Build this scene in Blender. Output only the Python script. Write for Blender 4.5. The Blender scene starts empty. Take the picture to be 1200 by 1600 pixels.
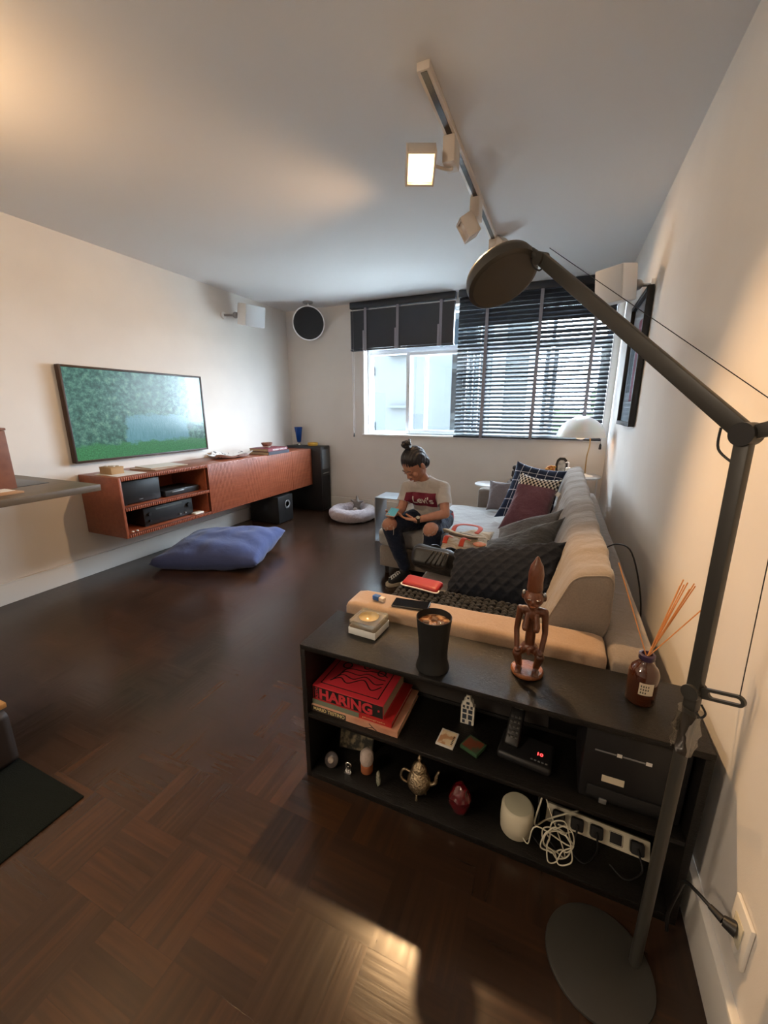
import bpy, bmesh, math, random
from mathutils import Vector, Matrix, noise
from mathutils.bvhtree import BVHTree
random.seed(7)
PI = math.pi
V = Vector
scn = bpy.context.scene
COL = scn.collection

# ------------------------------------------------------------------ camera
cd = bpy.data.cameras.new('camera'); cam = bpy.data.objects.new('camera', cd); COL.objects.link(cam)
cd.sensor_fit = 'VERTICAL'; cd.sensor_height = 32.0; cd.lens = 32.0 * 630.0 / 1600.0
cd.clip_start = 0.02; cd.clip_end = 500
cam.location = (0, 0, 1.42)
cam.rotation_euler = (math.radians(90 - 14.27), 0, math.radians(23.4))
scn.camera = cam

# ------------------------------------------------------------------ world, lights, exposure
scn.view_settings.view_transform = 'Standard'
scn.view_settings.look = 'None'
scn.view_settings.gamma = 1
scn.view_settings.use_curve_mapping = False
scn.view_settings.exposure = 0.4
world = bpy.data.worlds.new('world'); scn.world = world; world.use_nodes = True
bg = world.node_tree.nodes['Background']
bg.inputs[0].default_value = (0.80, 0.90, 1.0, 1); bg.inputs[1].default_value = 38.0

def light(name, typ, loc, energy, color, **k):
    ld = bpy.data.lights.new(name, typ); ld.energy = energy; ld.color = color
    for a, b in k.items():
        if a not in ('aim', 'rot'): setattr(ld, a, b)
    o = bpy.data.objects.new(name, ld); COL.objects.link(o); o.location = loc
    if 'aim' in k:
        o.rotation_euler = (V(k['aim']) - V(loc)).to_track_quat('-Z', 'Y').to_euler()
    return o
WARM = (1.0, 0.60, 0.28)
# sky portal filling the window opening
pt = light('window_portal', 'AREA', (-1.05, 5.36, 1.86), 1, (1, 1, 1), shape='RECTANGLE', size=2.95, size_y=1.56, aim=(-1.05, 0, 1.86))
pt.data.cycles.is_portal = True
# unseen warm lights out of view: two added fills and the ceiling uplight
light('room_fill_light', 'POINT', (-1.9, -0.9, 2.25), 62, (1.0, 0.79, 0.58), shadow_soft_size=0.16)  # unseen fill added to brighten the back wall and the person
light('ceiling_uplight', 'SPOT', (-2.45, 0.75, 2.15), 26, WARM, spot_size=math.radians(130), spot_blend=1.0, shadow_soft_size=0.05, aim=(-2.45, 0.95, 2.74))
light('right_wall_fill_light', 'SPOT', (-0.3, -1.0, 2.6), 3, (1.0, 0.66, 0.36), spot_size=math.radians(120), spot_blend=1.0, shadow_soft_size=0.06, aim=(0.45, 1.2, 1.0))  # unseen spot added behind the camera, aimed at the right wall

# ------------------------------------------------------------------ materials
MATS = {}
def mat(name, col, rough=0.6, metal=0.0, col2=None, nscale=20, bump=0.0, bscale=60, spec=0.5, trans=0.0, emis=None, estr=0.0, sheen=0.0, coat=0.0, stretch=None, detail=4, ior=1.45, fac=(0.35, 0.65), subs=0.0):
    m = bpy.data.materials.new(name); m.use_nodes = True
    nt = m.node_tree; b = nt.nodes['Principled BSDF']
    b.inputs['Base Color'].default_value = (*col, 1); b.inputs['Roughness'].default_value = rough
    b.inputs['Metallic'].default_value = metal; b.inputs['Specular IOR Level'].default_value = spec
    b.inputs['Transmission Weight'].default_value = trans; b.inputs['IOR'].default_value = ior
    b.inputs['Sheen Weight'].default_value = sheen; b.inputs['Coat Weight'].default_value = coat
    if emis: b.inputs['Emission Color'].default_value = (*emis, 1); b.inputs['Emission Strength'].default_value = estr
    if subs: b.inputs['Subsurface Weight'].default_value = subs; b.inputs['Subsurface Radius'].default_value = (0.02, 0.008, 0.004)
    tc = nt.nodes.new('ShaderNodeTexCoord'); mp = nt.nodes.new('ShaderNodeMapping')
    nt.links.new(tc.outputs['Object'], mp.inputs[0])
    if stretch: mp.inputs['Scale'].default_value = stretch
    n = nt.nodes.new('ShaderNodeTexNoise'); n.inputs['Scale'].default_value = nscale; n.inputs['Detail'].default_value = detail
    nt.links.new(mp.outputs[0], n.inputs['Vector'])
    if col2:
        r = nt.nodes.new('ShaderNodeValToRGB')
        r.color_ramp.elements[0].position, r.color_ramp.elements[1].position = fac
        r.color_ramp.elements[0].color = (*col, 1); r.color_ramp.elements[1].color = (*col2, 1)
        nt.links.new(n.outputs['Fac'], r.inputs[0]); nt.links.new(r.outputs[0], b.inputs['Base Color'])
    if bump:
        n2 = nt.nodes.new('ShaderNodeTexNoise'); n2.inputs['Scale'].default_value = bscale; n2.inputs['Detail'].default_value = 5
        nt.links.new(mp.outputs[0], n2.inputs['Vector'])
        bp = nt.nodes.new('ShaderNodeBump'); bp.inputs['Strength'].default_value = bump; bp.inputs['Distance'].default_value = 0.01
        nt.links.new(n2.outputs['Fac'], bp.inputs['Height']); nt.links.new(bp.outputs[0], b.inputs['Normal'])
    MATS[name] = m
    return m

def fabric(name, col, col2=None, ws=900, bump=0.25, sheen=0.3, wrinkle=0.25, wscale=9):
    """woven cloth: fine weave bump + soft creases"""
    m = mat(name, col, 0.9, col2=col2 or tuple(c * 0.85 for c in col), nscale=160, sheen=sheen, spec=0.15, fac=(0.3, 0.7))
    nt = m.node_tree; b = nt.nodes['Principled BSDF']
    tc = nt.nodes.new('ShaderNodeTexCoord')
    w = nt.nodes.new('ShaderNodeTexNoise'); w.inputs['Scale'].default_value = ws
    c = nt.nodes.new('ShaderNodeTexNoise'); c.inputs['Scale'].default_value = wscale; c.inputs['Detail'].default_value = 3; c.inputs['Distortion'].default_value = 0.6
    nt.links.new(tc.outputs['Object'], w.inputs['Vector']); nt.links.new(tc.outputs['Object'], c.inputs['Vector'])
    b1 = nt.nodes.new('ShaderNodeBump'); b1.inputs['Strength'].default_value = bump; b1.inputs['Distance'].default_value = 0.002
    b2 = nt.nodes.new('ShaderNodeBump'); b2.inputs['Strength'].default_value = wrinkle; b2.inputs['Distance'].default_value = 0.05
    nt.links.new(w.outputs['Fac'], b1.inputs['Height']); nt.links.new(c.outputs['Fac'], b2.inputs['Height'])
    nt.links.new(b2.outputs[0], b1.inputs['Normal']); nt.links.new(b1.outputs[0], b.inputs['Normal'])
    return m

WALL = mat('wall_paint', (0.73, 0.70, 0.66), 0.75, col2=(0.70, 0.67, 0.635), nscale=3, bump=0.05, bscale=300, spec=0.2)
CEIL = mat('ceiling_paint', (0.74, 0.735, 0.73), 0.85, bump=0.04, bscale=200, spec=0.1)
TRIM = mat('trim_paint', (0.76, 0.74, 0.70), 0.4, spec=0.4)
WHITE = mat('white_gloss', (0.80, 0.80, 0.80), 0.35)
ALU = mat('white_aluminium', (0.75, 0.78, 0.80), 0.35)
BLACK = mat('black_satin', (0.012, 0.012, 0.013), 0.4)
BLACKM = mat('black_matt', (0.010, 0.010, 0.011), 0.7, bump=0.05, bscale=400)
DGREY = mat('lamp_charcoal', (0.036, 0.035, 0.031), 0.42, bump=0.03, bscale=500)
GREYM = mat('grey_metal', (0.32, 0.33, 0.34), 0.35, 0.6)
CHROME = mat('chrome', (0.75, 0.75, 0.75), 0.18, 1.0)
BRASS = mat('aged_brass', (0.45, 0.30, 0.14), 0.3, 1.0)
SLAT = mat('blind_slat_navy', (0.022, 0.027, 0.036), 0.42)
TAPE = mat('blind_tape_grey', (0.27, 0.26, 0.29), 0.85)
SHADEGL = mat('opal_shade', (0.80, 0.76, 0.70), 0.3, subs=0.3)
GLASS = mat('clear_glass', (1, 1, 1), 0.02, trans=1.0, ior=1.45)
def thin_glass(name, tint=(0.95, 0.98, 1.0), gl=0.08):
    m = bpy.data.materials.new(name); m.use_nodes = True; nt = m.node_tree; nt.nodes.clear()
    o = nt.nodes.new('ShaderNodeOutputMaterial'); mx = nt.nodes.new('ShaderNodeMixShader')
    t = nt.nodes.new('ShaderNodeBsdfTransparent'); t.inputs[0].default_value = (*tint, 1)
    g = nt.nodes.new('ShaderNodeBsdfGlossy'); g.inputs['Roughness'].default_value = 0.02
    mx.inputs[0].default_value = gl
    nt.links.new(t.outputs[0], mx.inputs[1]); nt.links.new(g.outputs[0], mx.inputs[2]); nt.links.new(mx.outputs[0], o.inputs[0])
    return m
PANE = thin_glass('window_glass')
SOFA = fabric('sofa_taupe_linen', (0.235, 0.20, 0.17), (0.20, 0.168, 0.14))
SOFAC = fabric('sofa_seat_grey_linen', (0.33, 0.32, 0.31), (0.28, 0.27, 0.26), wrinkle=0.35, wscale=6)
ARM = fabric('arm_tan_linen', (0.36, 0.255, 0.175), (0.31, 0.215, 0.15), wrinkle=0.1)
FLCUSH = fabric('blue_cotton', (0.055, 0.075, 0.185), (0.047, 0.064, 0.160), wrinkle=0.3, wscale=5, sheen=0.15)
MAUVE = fabric('mauve_velvet', (0.135, 0.058, 0.078), (0.105, 0.042, 0.060), sheen=0.5, wrinkle=0.5)
GREYF = fabric('grey_cotton', (0.10, 0.10, 0.105), (0.085, 0.085, 0.09), wrinkle=0.4)
DKGREYF = fabric('dark_grey_cotton', (0.060, 0.063, 0.066), (0.045, 0.048, 0.05), wrinkle=0.5)
LILACF = fabric('pale_grey_cotton', (0.19, 0.17, 0.175), (0.16, 0.14, 0.145), wrinkle=0.4)
NAVYQ = fabric('navy_quilted', (0.012, 0.015, 0.024), (0.008, 0.011, 0.018), sheen=0.05, wrinkle=0.3)
KNITM = fabric('charcoal_knit', (0.022, 0.023, 0.026), (0.012, 0.013, 0.015), sheen=0.1)
CANVAS = fabric('natural_canvas', (0.50, 0.38, 0.24), (0.42, 0.31, 0.19), wrinkle=0.5, wscale=18)
CORAL = fabric('coral_webbing', (0.55, 0.07, 0.03), (0.45, 0.05, 0.025), wrinkle=0.1)
REDLEA = mat('red_leather', (0.30, 0.016, 0.016), 0.35, bump=0.1, bscale=300)
REDT = mat('red_trim', (0.50, 0.06, 0.05), 0.4)
BAGN = mat('black_nylon', (0.014, 0.015, 0.016), 0.45, bump=0.3, bscale=40)
TEE = fabric('white_jersey', (0.82, 0.78, 0.75), (0.79, 0.75, 0.72), wrinkle=0.35, wscale=14, sheen=0.1)
DENIM = fabric('dark_denim', (0.016, 0.024, 0.050), (0.011, 0.017, 0.037), wrinkle=0.4, wscale=14, sheen=0.1)
THREAD = mat('frayed_thread', (0.60, 0.58, 0.55), 0.9)
SKIN = mat('skin', (0.46, 0.225, 0.15), 0.5, col2=(0.41, 0.19, 0.125), nscale=25, subs=0.12)
HAIR = mat('dark_hair', (0.014, 0.013, 0.017), 0.38, bump=0.7, bscale=60, stretch=(1, 1, 0.25))
LIP = mat('lip', (0.35, 0.11, 0.09), 0.4)
EYEW = mat('eye_white', (0.7, 0.68, 0.66), 0.25)
LOGOR = mat('dark_red_print', (0.17, 0.012, 0.035), 0.7)
LOGOW = mat('white_print', (0.72, 0.68, 0.66), 0.7)
SCREEN = mat('phone_glass', (0.05, 0.14, 0.14), 0.08, emis=(0.10, 0.32, 0.34), estr=0.35)
WOODF = mat('carved_wood', (0.115, 0.034, 0.012), 0.32, col2=(0.045, 0.014, 0.006), nscale=14, bump=0.35, bscale=90, coat=0.3, stretch=(1, 1, 0.3))
WOODB = mat('carved_wood_base', (0.30, 0.10, 0.028), 0.35, col2=(0.13, 0.042, 0.014), nscale=18, bump=0.4, bscale=80, coat=0.3)
AMBER = mat('amber_glass', (0.050, 0.012, 0.004), 0.08, spec=0.7, coat=0.6)
LABELP = mat('paper_label', (0.60, 0.53, 0.40), 0.8)
REED = mat('reed_stick', (0.70, 0.30, 0.10), 0.7)
COFFEE = mat('coffee', (0.11, 0.045, 0.02), 0.12, col2=(0.50, 0.30, 0.17), nscale=30, fac=(0.50, 0.62))
PAPER = mat('white_paper', (0.70, 0.68, 0.64), 0.8)
INK = mat('black_ink', (0.01, 0.01, 0.01), 0.5)
BREDC = mat('red_book_cover', (0.55, 0.035, 0.050), 0.35, coat=0.2)
BRED2 = mat('dark_red_book_cover', (0.42, 0.022, 0.022), 0.35)
BPAGES = mat('book_pages', (0.42, 0.33, 0.22), 0.85, bump=0.4, bscale=400, stretch=(0.02, 0.02, 1))
BGREEN = mat('sage_book_cover', (0.16, 0.20, 0.15), 0.5)
BPEACH = mat('peach_book_cover', (0.62, 0.36, 0.24), 0.4, col2=(0.50, 0.22, 0.14), nscale=12)
YELL = mat('yellow_ink', (0.75, 0.62, 0.30), 0.6)
CLOTH_R = mat('burgundy_cloth_cover', (0.16, 0.022, 0.032), 0.6)
CARDB = mat('kraft_board', (0.38, 0.24, 0.12), 0.8)
OCHRE = mat('ochre_glaze', (0.60, 0.35, 0.06), 0.35)
BLUEG = mat('cobalt_glass', (0.02, 0.13, 0.55), 0.06, trans=0.55, ior=1.45)
TEAP = mat('engraved_pewter', (0.52, 0.42, 0.28), 0.30, 1.0, bump=0.6, bscale=160)
PLUSH = mat('plush_lilac_grey', (0.46, 0.40, 0.42), 0.95, col2=(0.36, 0.31, 0.33), nscale=60, bump=0.9, bscale=120, sheen=0.6)
TOYG = mat('toy_grey_plush', (0.20, 0.18, 0.17), 0.95, bump=0.8, bscale=120)
TABLEG = mat('counter_oak', (0.12, 0.085, 0.050), 0.45, col2=(0.09, 0.062, 0.037), nscale=6, stretch=(6, 0.6, 6))
CONC = mat('table_grey_lacquer', (0.38, 0.40, 0.41), 0.4)
RUG = mat('dark_green_rug', (0.006, 0.0075, 0.006), 0.95, spec=0.1, bump=0.5, bscale=300)
POUFM = mat('dark_brown_leather', (0.02, 0.012, 0.008), 0.6)
ORANGEW = mat('honey_wood', (0.35, 0.17, 0.05), 0.5)
STONE = mat('warm_stone', (0.30, 0.24, 0.20), 0.7, col2=(0.5, 0.45, 0.4), nscale=40)
REDGL = mat('dark_red_glass', (0.10, 0.004, 0.008), 0.08, coat=1.0)
ROUTER = mat('warm_white_plastic', (0.62, 0.58, 0.45), 0.45)
CABLEW = mat('white_cable', (0.65, 0.62, 0.50), 0.5)
PLASTIC = mat('clear_film', (0.35, 0.34, 0.32), 0.15, trans=0.6)
LEDR = mat('red_led', (0.3, 0.0, 0.0), 0.4, emis=(1.0, 0.03, 0.03), estr=5.0)
LCD = mat('grey_lcd', (0.33, 0.35, 0.30), 0.3)
LIT = mat('lit_lamp_face', (1, 0.8, 0.5), 0.4, emis=(1.0, 0.78, 0.46), estr=26.0)
LITW = mat('lit_lamp_glow', (1, 0.8, 0.5), 0.4, emis=(1.0, 0.60, 0.25), estr=2.6)
SPOTB = mat('spot_housing', (0.66, 0.58, 0.50), 0.45)
HOUSE = mat('white_ceramic', (0.72, 0.70, 0.62), 0.3)
DELFT = mat('dark_pane', (0.03, 0.04, 0.06), 0.4)

def cherry():
    m = mat('cherry_veneer', (0.30, 0.082, 0.036), 0.38, col2=(0.235, 0.060, 0.026), nscale=5, stretch=(8, 0.8, 8), coat=0.1)
    return m
CHERRY = cherry()
CHERRYG = mat('cherry_groove', (0.06, 0.014, 0.006), 0.6)
SHELFM = mat('black_oak_veneer', (0.0085, 0.0075, 0.0065), 0.28, col2=(0.004, 0.0035, 0.003), nscale=30, bump=0.35, bscale=50, stretch=(1, 14, 14), spec=0.4)

def floor_mat():
    m = bpy.data.materials.new('parquet'); m.use_nodes = True; nt = m.node_tree; N = nt.nodes; L = nt.links
    b = N['Principled BSDF']
    tc = N.new('ShaderNodeTexCoord'); mp = N.new('ShaderNodeMapping'); mp.inputs['Location'].default_value = (0.35, -0.645, 0)
    L.new(tc.outputs['Object'], mp.inputs[0])
    def brick(rot):
        m2 = N.new('ShaderNodeMapping'); m2.inputs['Rotation'].default_value = (0, 0, rot); L.new(mp.outputs[0], m2.inputs[0])
        br = N.new('ShaderNodeTexBrick'); br.offset = 0.0
        br.inputs['Scale'].default_value = 1.0; br.inputs['Brick Width'].default_value = 0.232; br.inputs['Row Height'].default_value = 0.058
        br.inputs['Mortar Size'].default_value = 0.0006; br.inputs['Mortar Smooth'].default_value = 0.1; br.inputs['Bias'].default_value = 0.0
        br.inputs['Color1'].default_value = (0, 0, 0, 1); br.inputs['Color2'].default_value = (1, 1, 1, 1); br.inputs['Mortar'].default_value = (0.3, 0.3, 0.3, 1)
        L.new(m2.outputs[0], br.inputs['Vector'])
        g = N.new('ShaderNodeMapping'); g.inputs['Scale'].default_value = (2.5, 45, 1); L.new(m2.outputs[0], g.inputs[0])
        gn = N.new('ShaderNodeTexNoise'); gn.inputs['Scale'].default_value = 1.2; gn.inputs['Detail'].default_value = 5; L.new(g.outputs[0], gn.inputs['Vector'])
        return br, gn
    b1, g1 = brick(0); b2, g2 = brick(PI / 2)
    ck = N.new('ShaderNodeTexChecker'); ck.inputs['Scale'].default_value = 1 / 0.232; L.new(mp.outputs[0], ck.inputs['Vector'])
    mx = N.new('ShaderNodeMix'); mx.data_type = 'RGBA'; L.new(ck.outputs['Fac'], mx.inputs['Factor']); L.new(b1.outputs['Color'], mx.inputs[6]); L.new(b2.outputs['Color'], mx.inputs[7])
    mg = N.new('ShaderNodeMix'); mg.data_type = 'FLOAT'; L.new(ck.outputs['Fac'], mg.inputs['Factor']); L.new(g1.outputs['Fac'], mg.inputs[2]); L.new(g2.outputs['Fac'], mg.inputs[3])
    bw = N.new('ShaderNodeRGBToBW'); L.new(mx.outputs[2], bw.inputs[0])
    big = N.new('ShaderNodeTexNoise'); big.inputs['Scale'].default_value = 1.6; big.inputs['Detail'].default_value = 3; L.new(tc.outputs['Object'], big.inputs['Vector'])
    a = N.new('ShaderNodeMath'); a.operation = 'MULTIPLY'; a.inputs[1].default_value = 0.19; L.new(bw.outputs[0], a.inputs[0])
    c = N.new('ShaderNodeMath'); c.operation = 'MULTIPLY_ADD'; c.inputs[1].default_value = 0.40; L.new(mg.outputs[0], c.inputs[0]); L.new(a.outputs[0], c.inputs[2])
    d = N.new('ShaderNodeMath'); d.operation = 'MULTIPLY_ADD'; d.inputs[1].default_value = 0.5; L.new(big.outputs['Fac'], d.inputs[0]); L.new(c.outputs[0], d.inputs[2])
    r = N.new('ShaderNodeValToRGB'); e = r.color_ramp.elements
    e[0].position = 0.25; e[0].color = (0.015, 0.0095, 0.0065, 1); e[1].position = 0.95; e[1].color = (0.075, 0.030, 0.012, 1)
    x = e.new(0.6); x.color = (0.034, 0.018, 0.011, 1)
    L.new(d.outputs[0], r.inputs[0]); L.new(r.outputs[0], b.inputs['Base Color'])
    rr = N.new('ShaderNodeMapRange'); rr.inputs[3].default_value = 0.17; rr.inputs[4].default_value = 0.30; L.new(mg.outputs[0], rr.inputs[0]); L.new(rr.outputs[0], b.inputs['Roughness'])
    bp = N.new('ShaderNodeBump'); bp.inputs['Strength'].default_value = 0.25; bp.inputs['Distance'].default_value = 0.003
    L.new(c.outputs[0], bp.inputs['Height']); L.new(bp.outputs[0], b.inputs['Normal'])
    return m
FLOOR = floor_mat()

def pattern_mat(name, kind, c1, c2, scale=20, rough=0.85):
    m = bpy.data.materials.new(name); m.use_nodes = True; nt = m.node_tree; N = nt.nodes; L = nt.links
    b = N['Principled BSDF']; b.inputs['Roughness'].default_value = rough; b.inputs['Specular IOR Level'].default_value = 0.2
    uv = N.new('ShaderNodeUVMap'); uv.uv_map = 'UVMap'
    mp = N.new('ShaderNodeMapping'); L.new(uv.outputs[0], mp.inputs[0])
    if kind == 'grid':
        t = N.new('ShaderNodeTexBrick'); t.offset = 0; t.inputs['Scale'].default_value = scale
        t.inputs['Brick Width'].default_value = 1; t.inputs['Row Height'].default_value = 1; t.inputs['Mortar Size'].default_value = 0.035
        t.inputs['Color1'].default_value = (*c1, 1); t.inputs['Color2'].default_value = (*c1, 1); t.inputs['Mortar'].default_value = (*c2, 1)
        L.new(mp.outputs[0], t.inputs['Vector']); L.new(t.outputs['Color'], b.inputs['Base Color'])
    if kind == 'check':
        mp.inputs['Scale'].default_value = (1, 0.9, 1)
        t = N.new('ShaderNodeTexChecker'); t.inputs['Scale'].default_value = scale
        t.inputs['Color1'].default_value = (*c1, 1); t.inputs['Color2'].default_value = (*c2, 1)
        L.new(mp.outputs[0], t.inputs['Vector']); L.new(t.outputs['Color'], b.inputs['Base Color'])
    return m
GRIDF = pattern_mat('navy_grid_cotton', 'grid', (0.012, 0.020, 0.045), (0.45, 0.47, 0.52), 6)
CHECKF = pattern_mat('black_cream_weave', 'check', (0.015, 0.015, 0.018), (0.60, 0.55, 0.47), 22)

# ------------------------------------------------------------------ builders
def NB(): return bmesh.new()
def box(bm, x0, x1, y0, y1, z0, z1, bev=0.0, M=None, seg=2):
    vs = [bm.verts.new((x, y, z)) for x in (x0, x1) for y in (y0, y1) for z in (z0, z1)]
    f = [(0, 1, 3, 2), (4, 6, 7, 5), (0, 4, 5, 1), (2, 3, 7, 6), (0, 2, 6, 4), (1, 5, 7, 3)]
    fs = [bm.faces.new([vs[i] for i in q]) for q in f]
    if bev > 0:
        ed = list({e for q in fs for e in q.edges})
        r = bmesh.ops.bevel(bm, geom=ed, offset=bev, segments=seg, profile=0.5, affect='EDGES')
        vs = list({v for v in r['verts']} | {v for v in vs if v.is_valid})
    if M is not None: bmesh.ops.transform(bm, matrix=M, verts=[v for v in vs if v.is_valid])
    return vs
def basis(d):
    d = V(d).normalized(); a = V((0, 0, 1)) if abs(d.z) < 0.95 else V((1, 0, 0))
    x = a.cross(d).normalized(); return x, d.cross(x)
def rings(bm, rows, caps=True, closed=False):
    R = [[bm.verts.new(p) for p in r] for r in rows]
    n = len(R[0])
    rng = range(len(R)) if closed else range(len(R) - 1)
    for i in rng:
        a, b = R[i], R[(i + 1) % len(R)]
        for j in range(n): bm.faces.new((a[j], a[(j + 1) % n], b[(j + 1) % n], b[j]))
    if caps and not closed:
        bm.faces.new(list(reversed(R[0]))); bm.faces.new(R[-1])
    return R
def cyl(bm, p0, p1, r0, r1=None, n=16, caps=True):
    r1 = r0 if r1 is None else r1; p0, p1 = V(p0), V(p1); x, y = basis(p1 - p0)
    rings(bm, [[p + (x * math.cos(t) + y * math.sin(t)) * r for t in [2 * PI * k / n for k in range(n)]] for p, r in ((p0, r0), (p1, r1))], caps)
def capsule(bm, p0, p1, r0, r1=None, n=16):
    r1 = r0 if r1 is None else r1; p0, p1 = V(p0), V(p1); d = (p1 - p0); L = d.length
    if L < 1e-6: d = V((0, 0, 1))
    d = d.normalized(); x, y = basis(d); rows = []
    for k in range(1, 6):
        a = PI / 2 * k / 5; rows.append((p0 - d * r0 * math.cos(a), r0 * math.sin(a)))
    for k in range(5, 0, -1):
        a = PI / 2 * k / 5; rows.append((p1 + d * r1 * math.cos(a), r1 * math.sin(a)))
    rings(bm, [[c + (x * math.cos(t) + y * math.sin(t)) * r for t in [2 * PI * j / n for j in range(n)]] for c, r in rows])
def ell(bm, c, rx, ry, rz, M=None, n=20, m=12):
    rows = []
    for i in range(1, m):
        a = PI * i / m; rows.append([V((rx * math.sin(a) * math.cos(2 * PI * j / n), ry * math.sin(a) * math.sin(2 * PI * j / n), -rz * math.cos(a))) for j in range(n)])
    T = Matrix.Translation(V(c)) @ (M.to_4x4() if M else Matrix.Identity(4))
    R = rings(bm, [[T @ p for p in r] for r in rows])
def lathe(bm, prof, c=(0, 0, 0), n=32, M=None, caps=True, closed=False):
    T = M if M is not None else Matrix.Translation(V(c))
    return rings(bm, [[T @ V((r * math.cos(2 * PI * j / n), r * math.sin(2 * PI * j / n), z)) for j in range(n)] for r, z in prof], caps, closed)
def smoothpath(pts, k=6):
    P = [V(p) for p in pts]; out = []
    for i in range(len(P) - 1):
        a = P[max(i - 1, 0)]; b = P[i]; c = P[i + 1]; d = P[min(i + 2, len(P) - 1)]
        for s in range(k):
            t = s / k; out.append(0.5 * ((2 * b) + (c - a) * t + (2 * a - 5 * b + 4 * c - d) * t * t + (3 * b - a - 3 * c + d) * t ** 3))
    out.append(P[-1]); return out
def tube(bm, pts, r, n=8, k=6, smooth=True, rad=None, flat=None):
    P = smoothpath(pts, k) if smooth and len(pts) > 2 else [V(p) for p in pts]
    rows = []; up = None
    for i, p in enumerate(P):
        d = (P[min(i + 1, len(P) - 1)] - P[max(i - 1, 0)]).normalized()
        if up is None: x, y = basis(d)
        else:
            x = (up - d * up.dot(d)).normalized(); y = d.cross(x)
        up = x; rr = rad(i / (len(P) - 1)) if rad else r
        fx, fy = flat if flat else (1, 1)
        rows.append([p + (x * math.cos(t) * fx + y * math.sin(t) * fy) * rr for t in [2 * PI * j / n for j in range(n)]])
    rings(bm, rows)
def prism(bm, outline, d, M=None):
    """outline: list of (x,y); extruded along local z by d"""
    M = M or Matrix.Identity(4)
    a = [bm.verts.new(M @ V((x, y, 0))) for x, y in outline]; b = [bm.verts.new(M @ V((x, y, d))) for x, y in outline]
    n = len(a); bm.faces.new(list(reversed(a))); bm.faces.new(b)
    for i in range(n): bm.faces.new((a[i], a[(i + 1) % n], b[(i + 1) % n], b[i]))
def quadM(o, x, y):
    """matrix: unit x->x vector, unit y->y vector, z -> normalised cross"""
    x, y = V(x), V(y); z = x.cross(y).normalized()
    return Matrix(((x.x, y.x, z.x, o[0]), (x.y, y.y, z.y, o[1]), (x.z, y.z, z.z, o[2]), (0, 0, 0, 1)))
def frame(o, x, z):
    """orthonormal frame with local x along x and z near z"""
    x = V(x).normalized(); z = V(z); y = z.cross(x).normalized(); z = x.cross(y)
    return Matrix(((x.x, y.x, z.x, o[0]), (x.y, y.y, z.y, o[1]), (x.z, y.z, z.z, o[2]), (0, 0, 0, 1)))

WM = {}
def W(o): return WM.get(o.name, Matrix.Identity(4))
def obj(name, bm, m, parent=None, smooth=None, origin=None):
    """bm holds world coordinates; the object gets an origin at its base (or its parent's frame)"""
    bmesh.ops.recalc_face_normals(bm, faces=bm.faces)
    me = bpy.data.meshes.new(name)
    o = bpy.data.objects.new(name, me); COL.objects.link(o)
    if parent is not None:
        Wm = W(parent); o.parent = parent; WM[o.name] = Wm.copy()
    else:
        xs = [v.co for v in bm.verts]
        if origin is None:
            origin = V(((min(v.x for v in xs) + max(v.x for v in xs)) / 2, (min(v.y for v in xs) + max(v.y for v in xs)) / 2, min(v.z for v in xs)))
        Wm = Matrix.Translation(origin); o.location = origin; WM[o.name] = Wm
    bmesh.ops.transform(bm, matrix=Wm.inverted(), verts=bm.verts)
    if smooth is not None:
        for f in bm.faces: f.smooth = True
    bm.to_mesh(me); bm.free()
    if smooth is not None: me.set_sharp_from_angle(angle=math.radians(smooth))
    if m is not None: me.materials.append(m)
    return o
def tag(o, label, cat, group=None, kind=None):
    o['label'] = label; o['category'] = cat
    if group: o['group'] = group
    if kind: o['kind'] = kind
    return o
def thing(name, label, cat, loc, group=None):
    o = bpy.data.objects.new(name, None); COL.objects.link(o); o.location = loc; o.empty_display_size = 0.05
    WM[o.name] = Matrix.Translation(V(loc)); return tag(o, label, cat, group)
def struct(name, bm, m, smooth=None, parent=None):
    o = obj(name, bm, m, parent, smooth); 
    if parent is None: o['kind'] = 'structure'
    return o
def B(name, m, parent, x0, x1, y0, y1, z0, z1, bev=0.002, M=None):
    bm = NB(); box(bm, x0, x1, y0, y1, z0, z1, bev, M); return obj(name, bm, m, parent, 40)
def text_bm(s, M, depth=0.0, bold=0.0):
    """text fitted to the unit square mapped by M"""
    c = bpy.data.curves.new('txt', 'FONT'); c.body = s; c.offset = bold; c.resolution_u = 3
    t = bpy.data.objects.new('txt', c); COL.objects.link(t)
    bpy.context.view_layer.update()
    me = bpy.data.meshes.new_from_object(t.evaluated_get(bpy.context.evaluated_depsgraph_get()))
    bpy.data.objects.remove(t); bpy.data.curves.remove(c)
    bm = NB(); bm.from_mesh(me); bpy.data.meshes.remove(me)
    xs = [v.co.x for v in bm.verts]; ys = [v.co.y for v in bm.verts]
    x0, x1, y0, y1 = min(xs), max(xs), min(ys), max(ys)
    for v in bm.verts: v.co = M @ V(((v.co.x - x0) / (x1 - x0), (v.co.y - y0) / (y1 - y0), 0.0))
    if depth:
        r = bmesh.ops.extrude_face_region(bm, geom=list(bm.faces))
        n = (M.to_3x3() @ V((0, 0, 1))).normalized() * depth
        for g in r['geom']:
            if isinstance(g, bmesh.types.BMVert): g.co += n
    return bm
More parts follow.
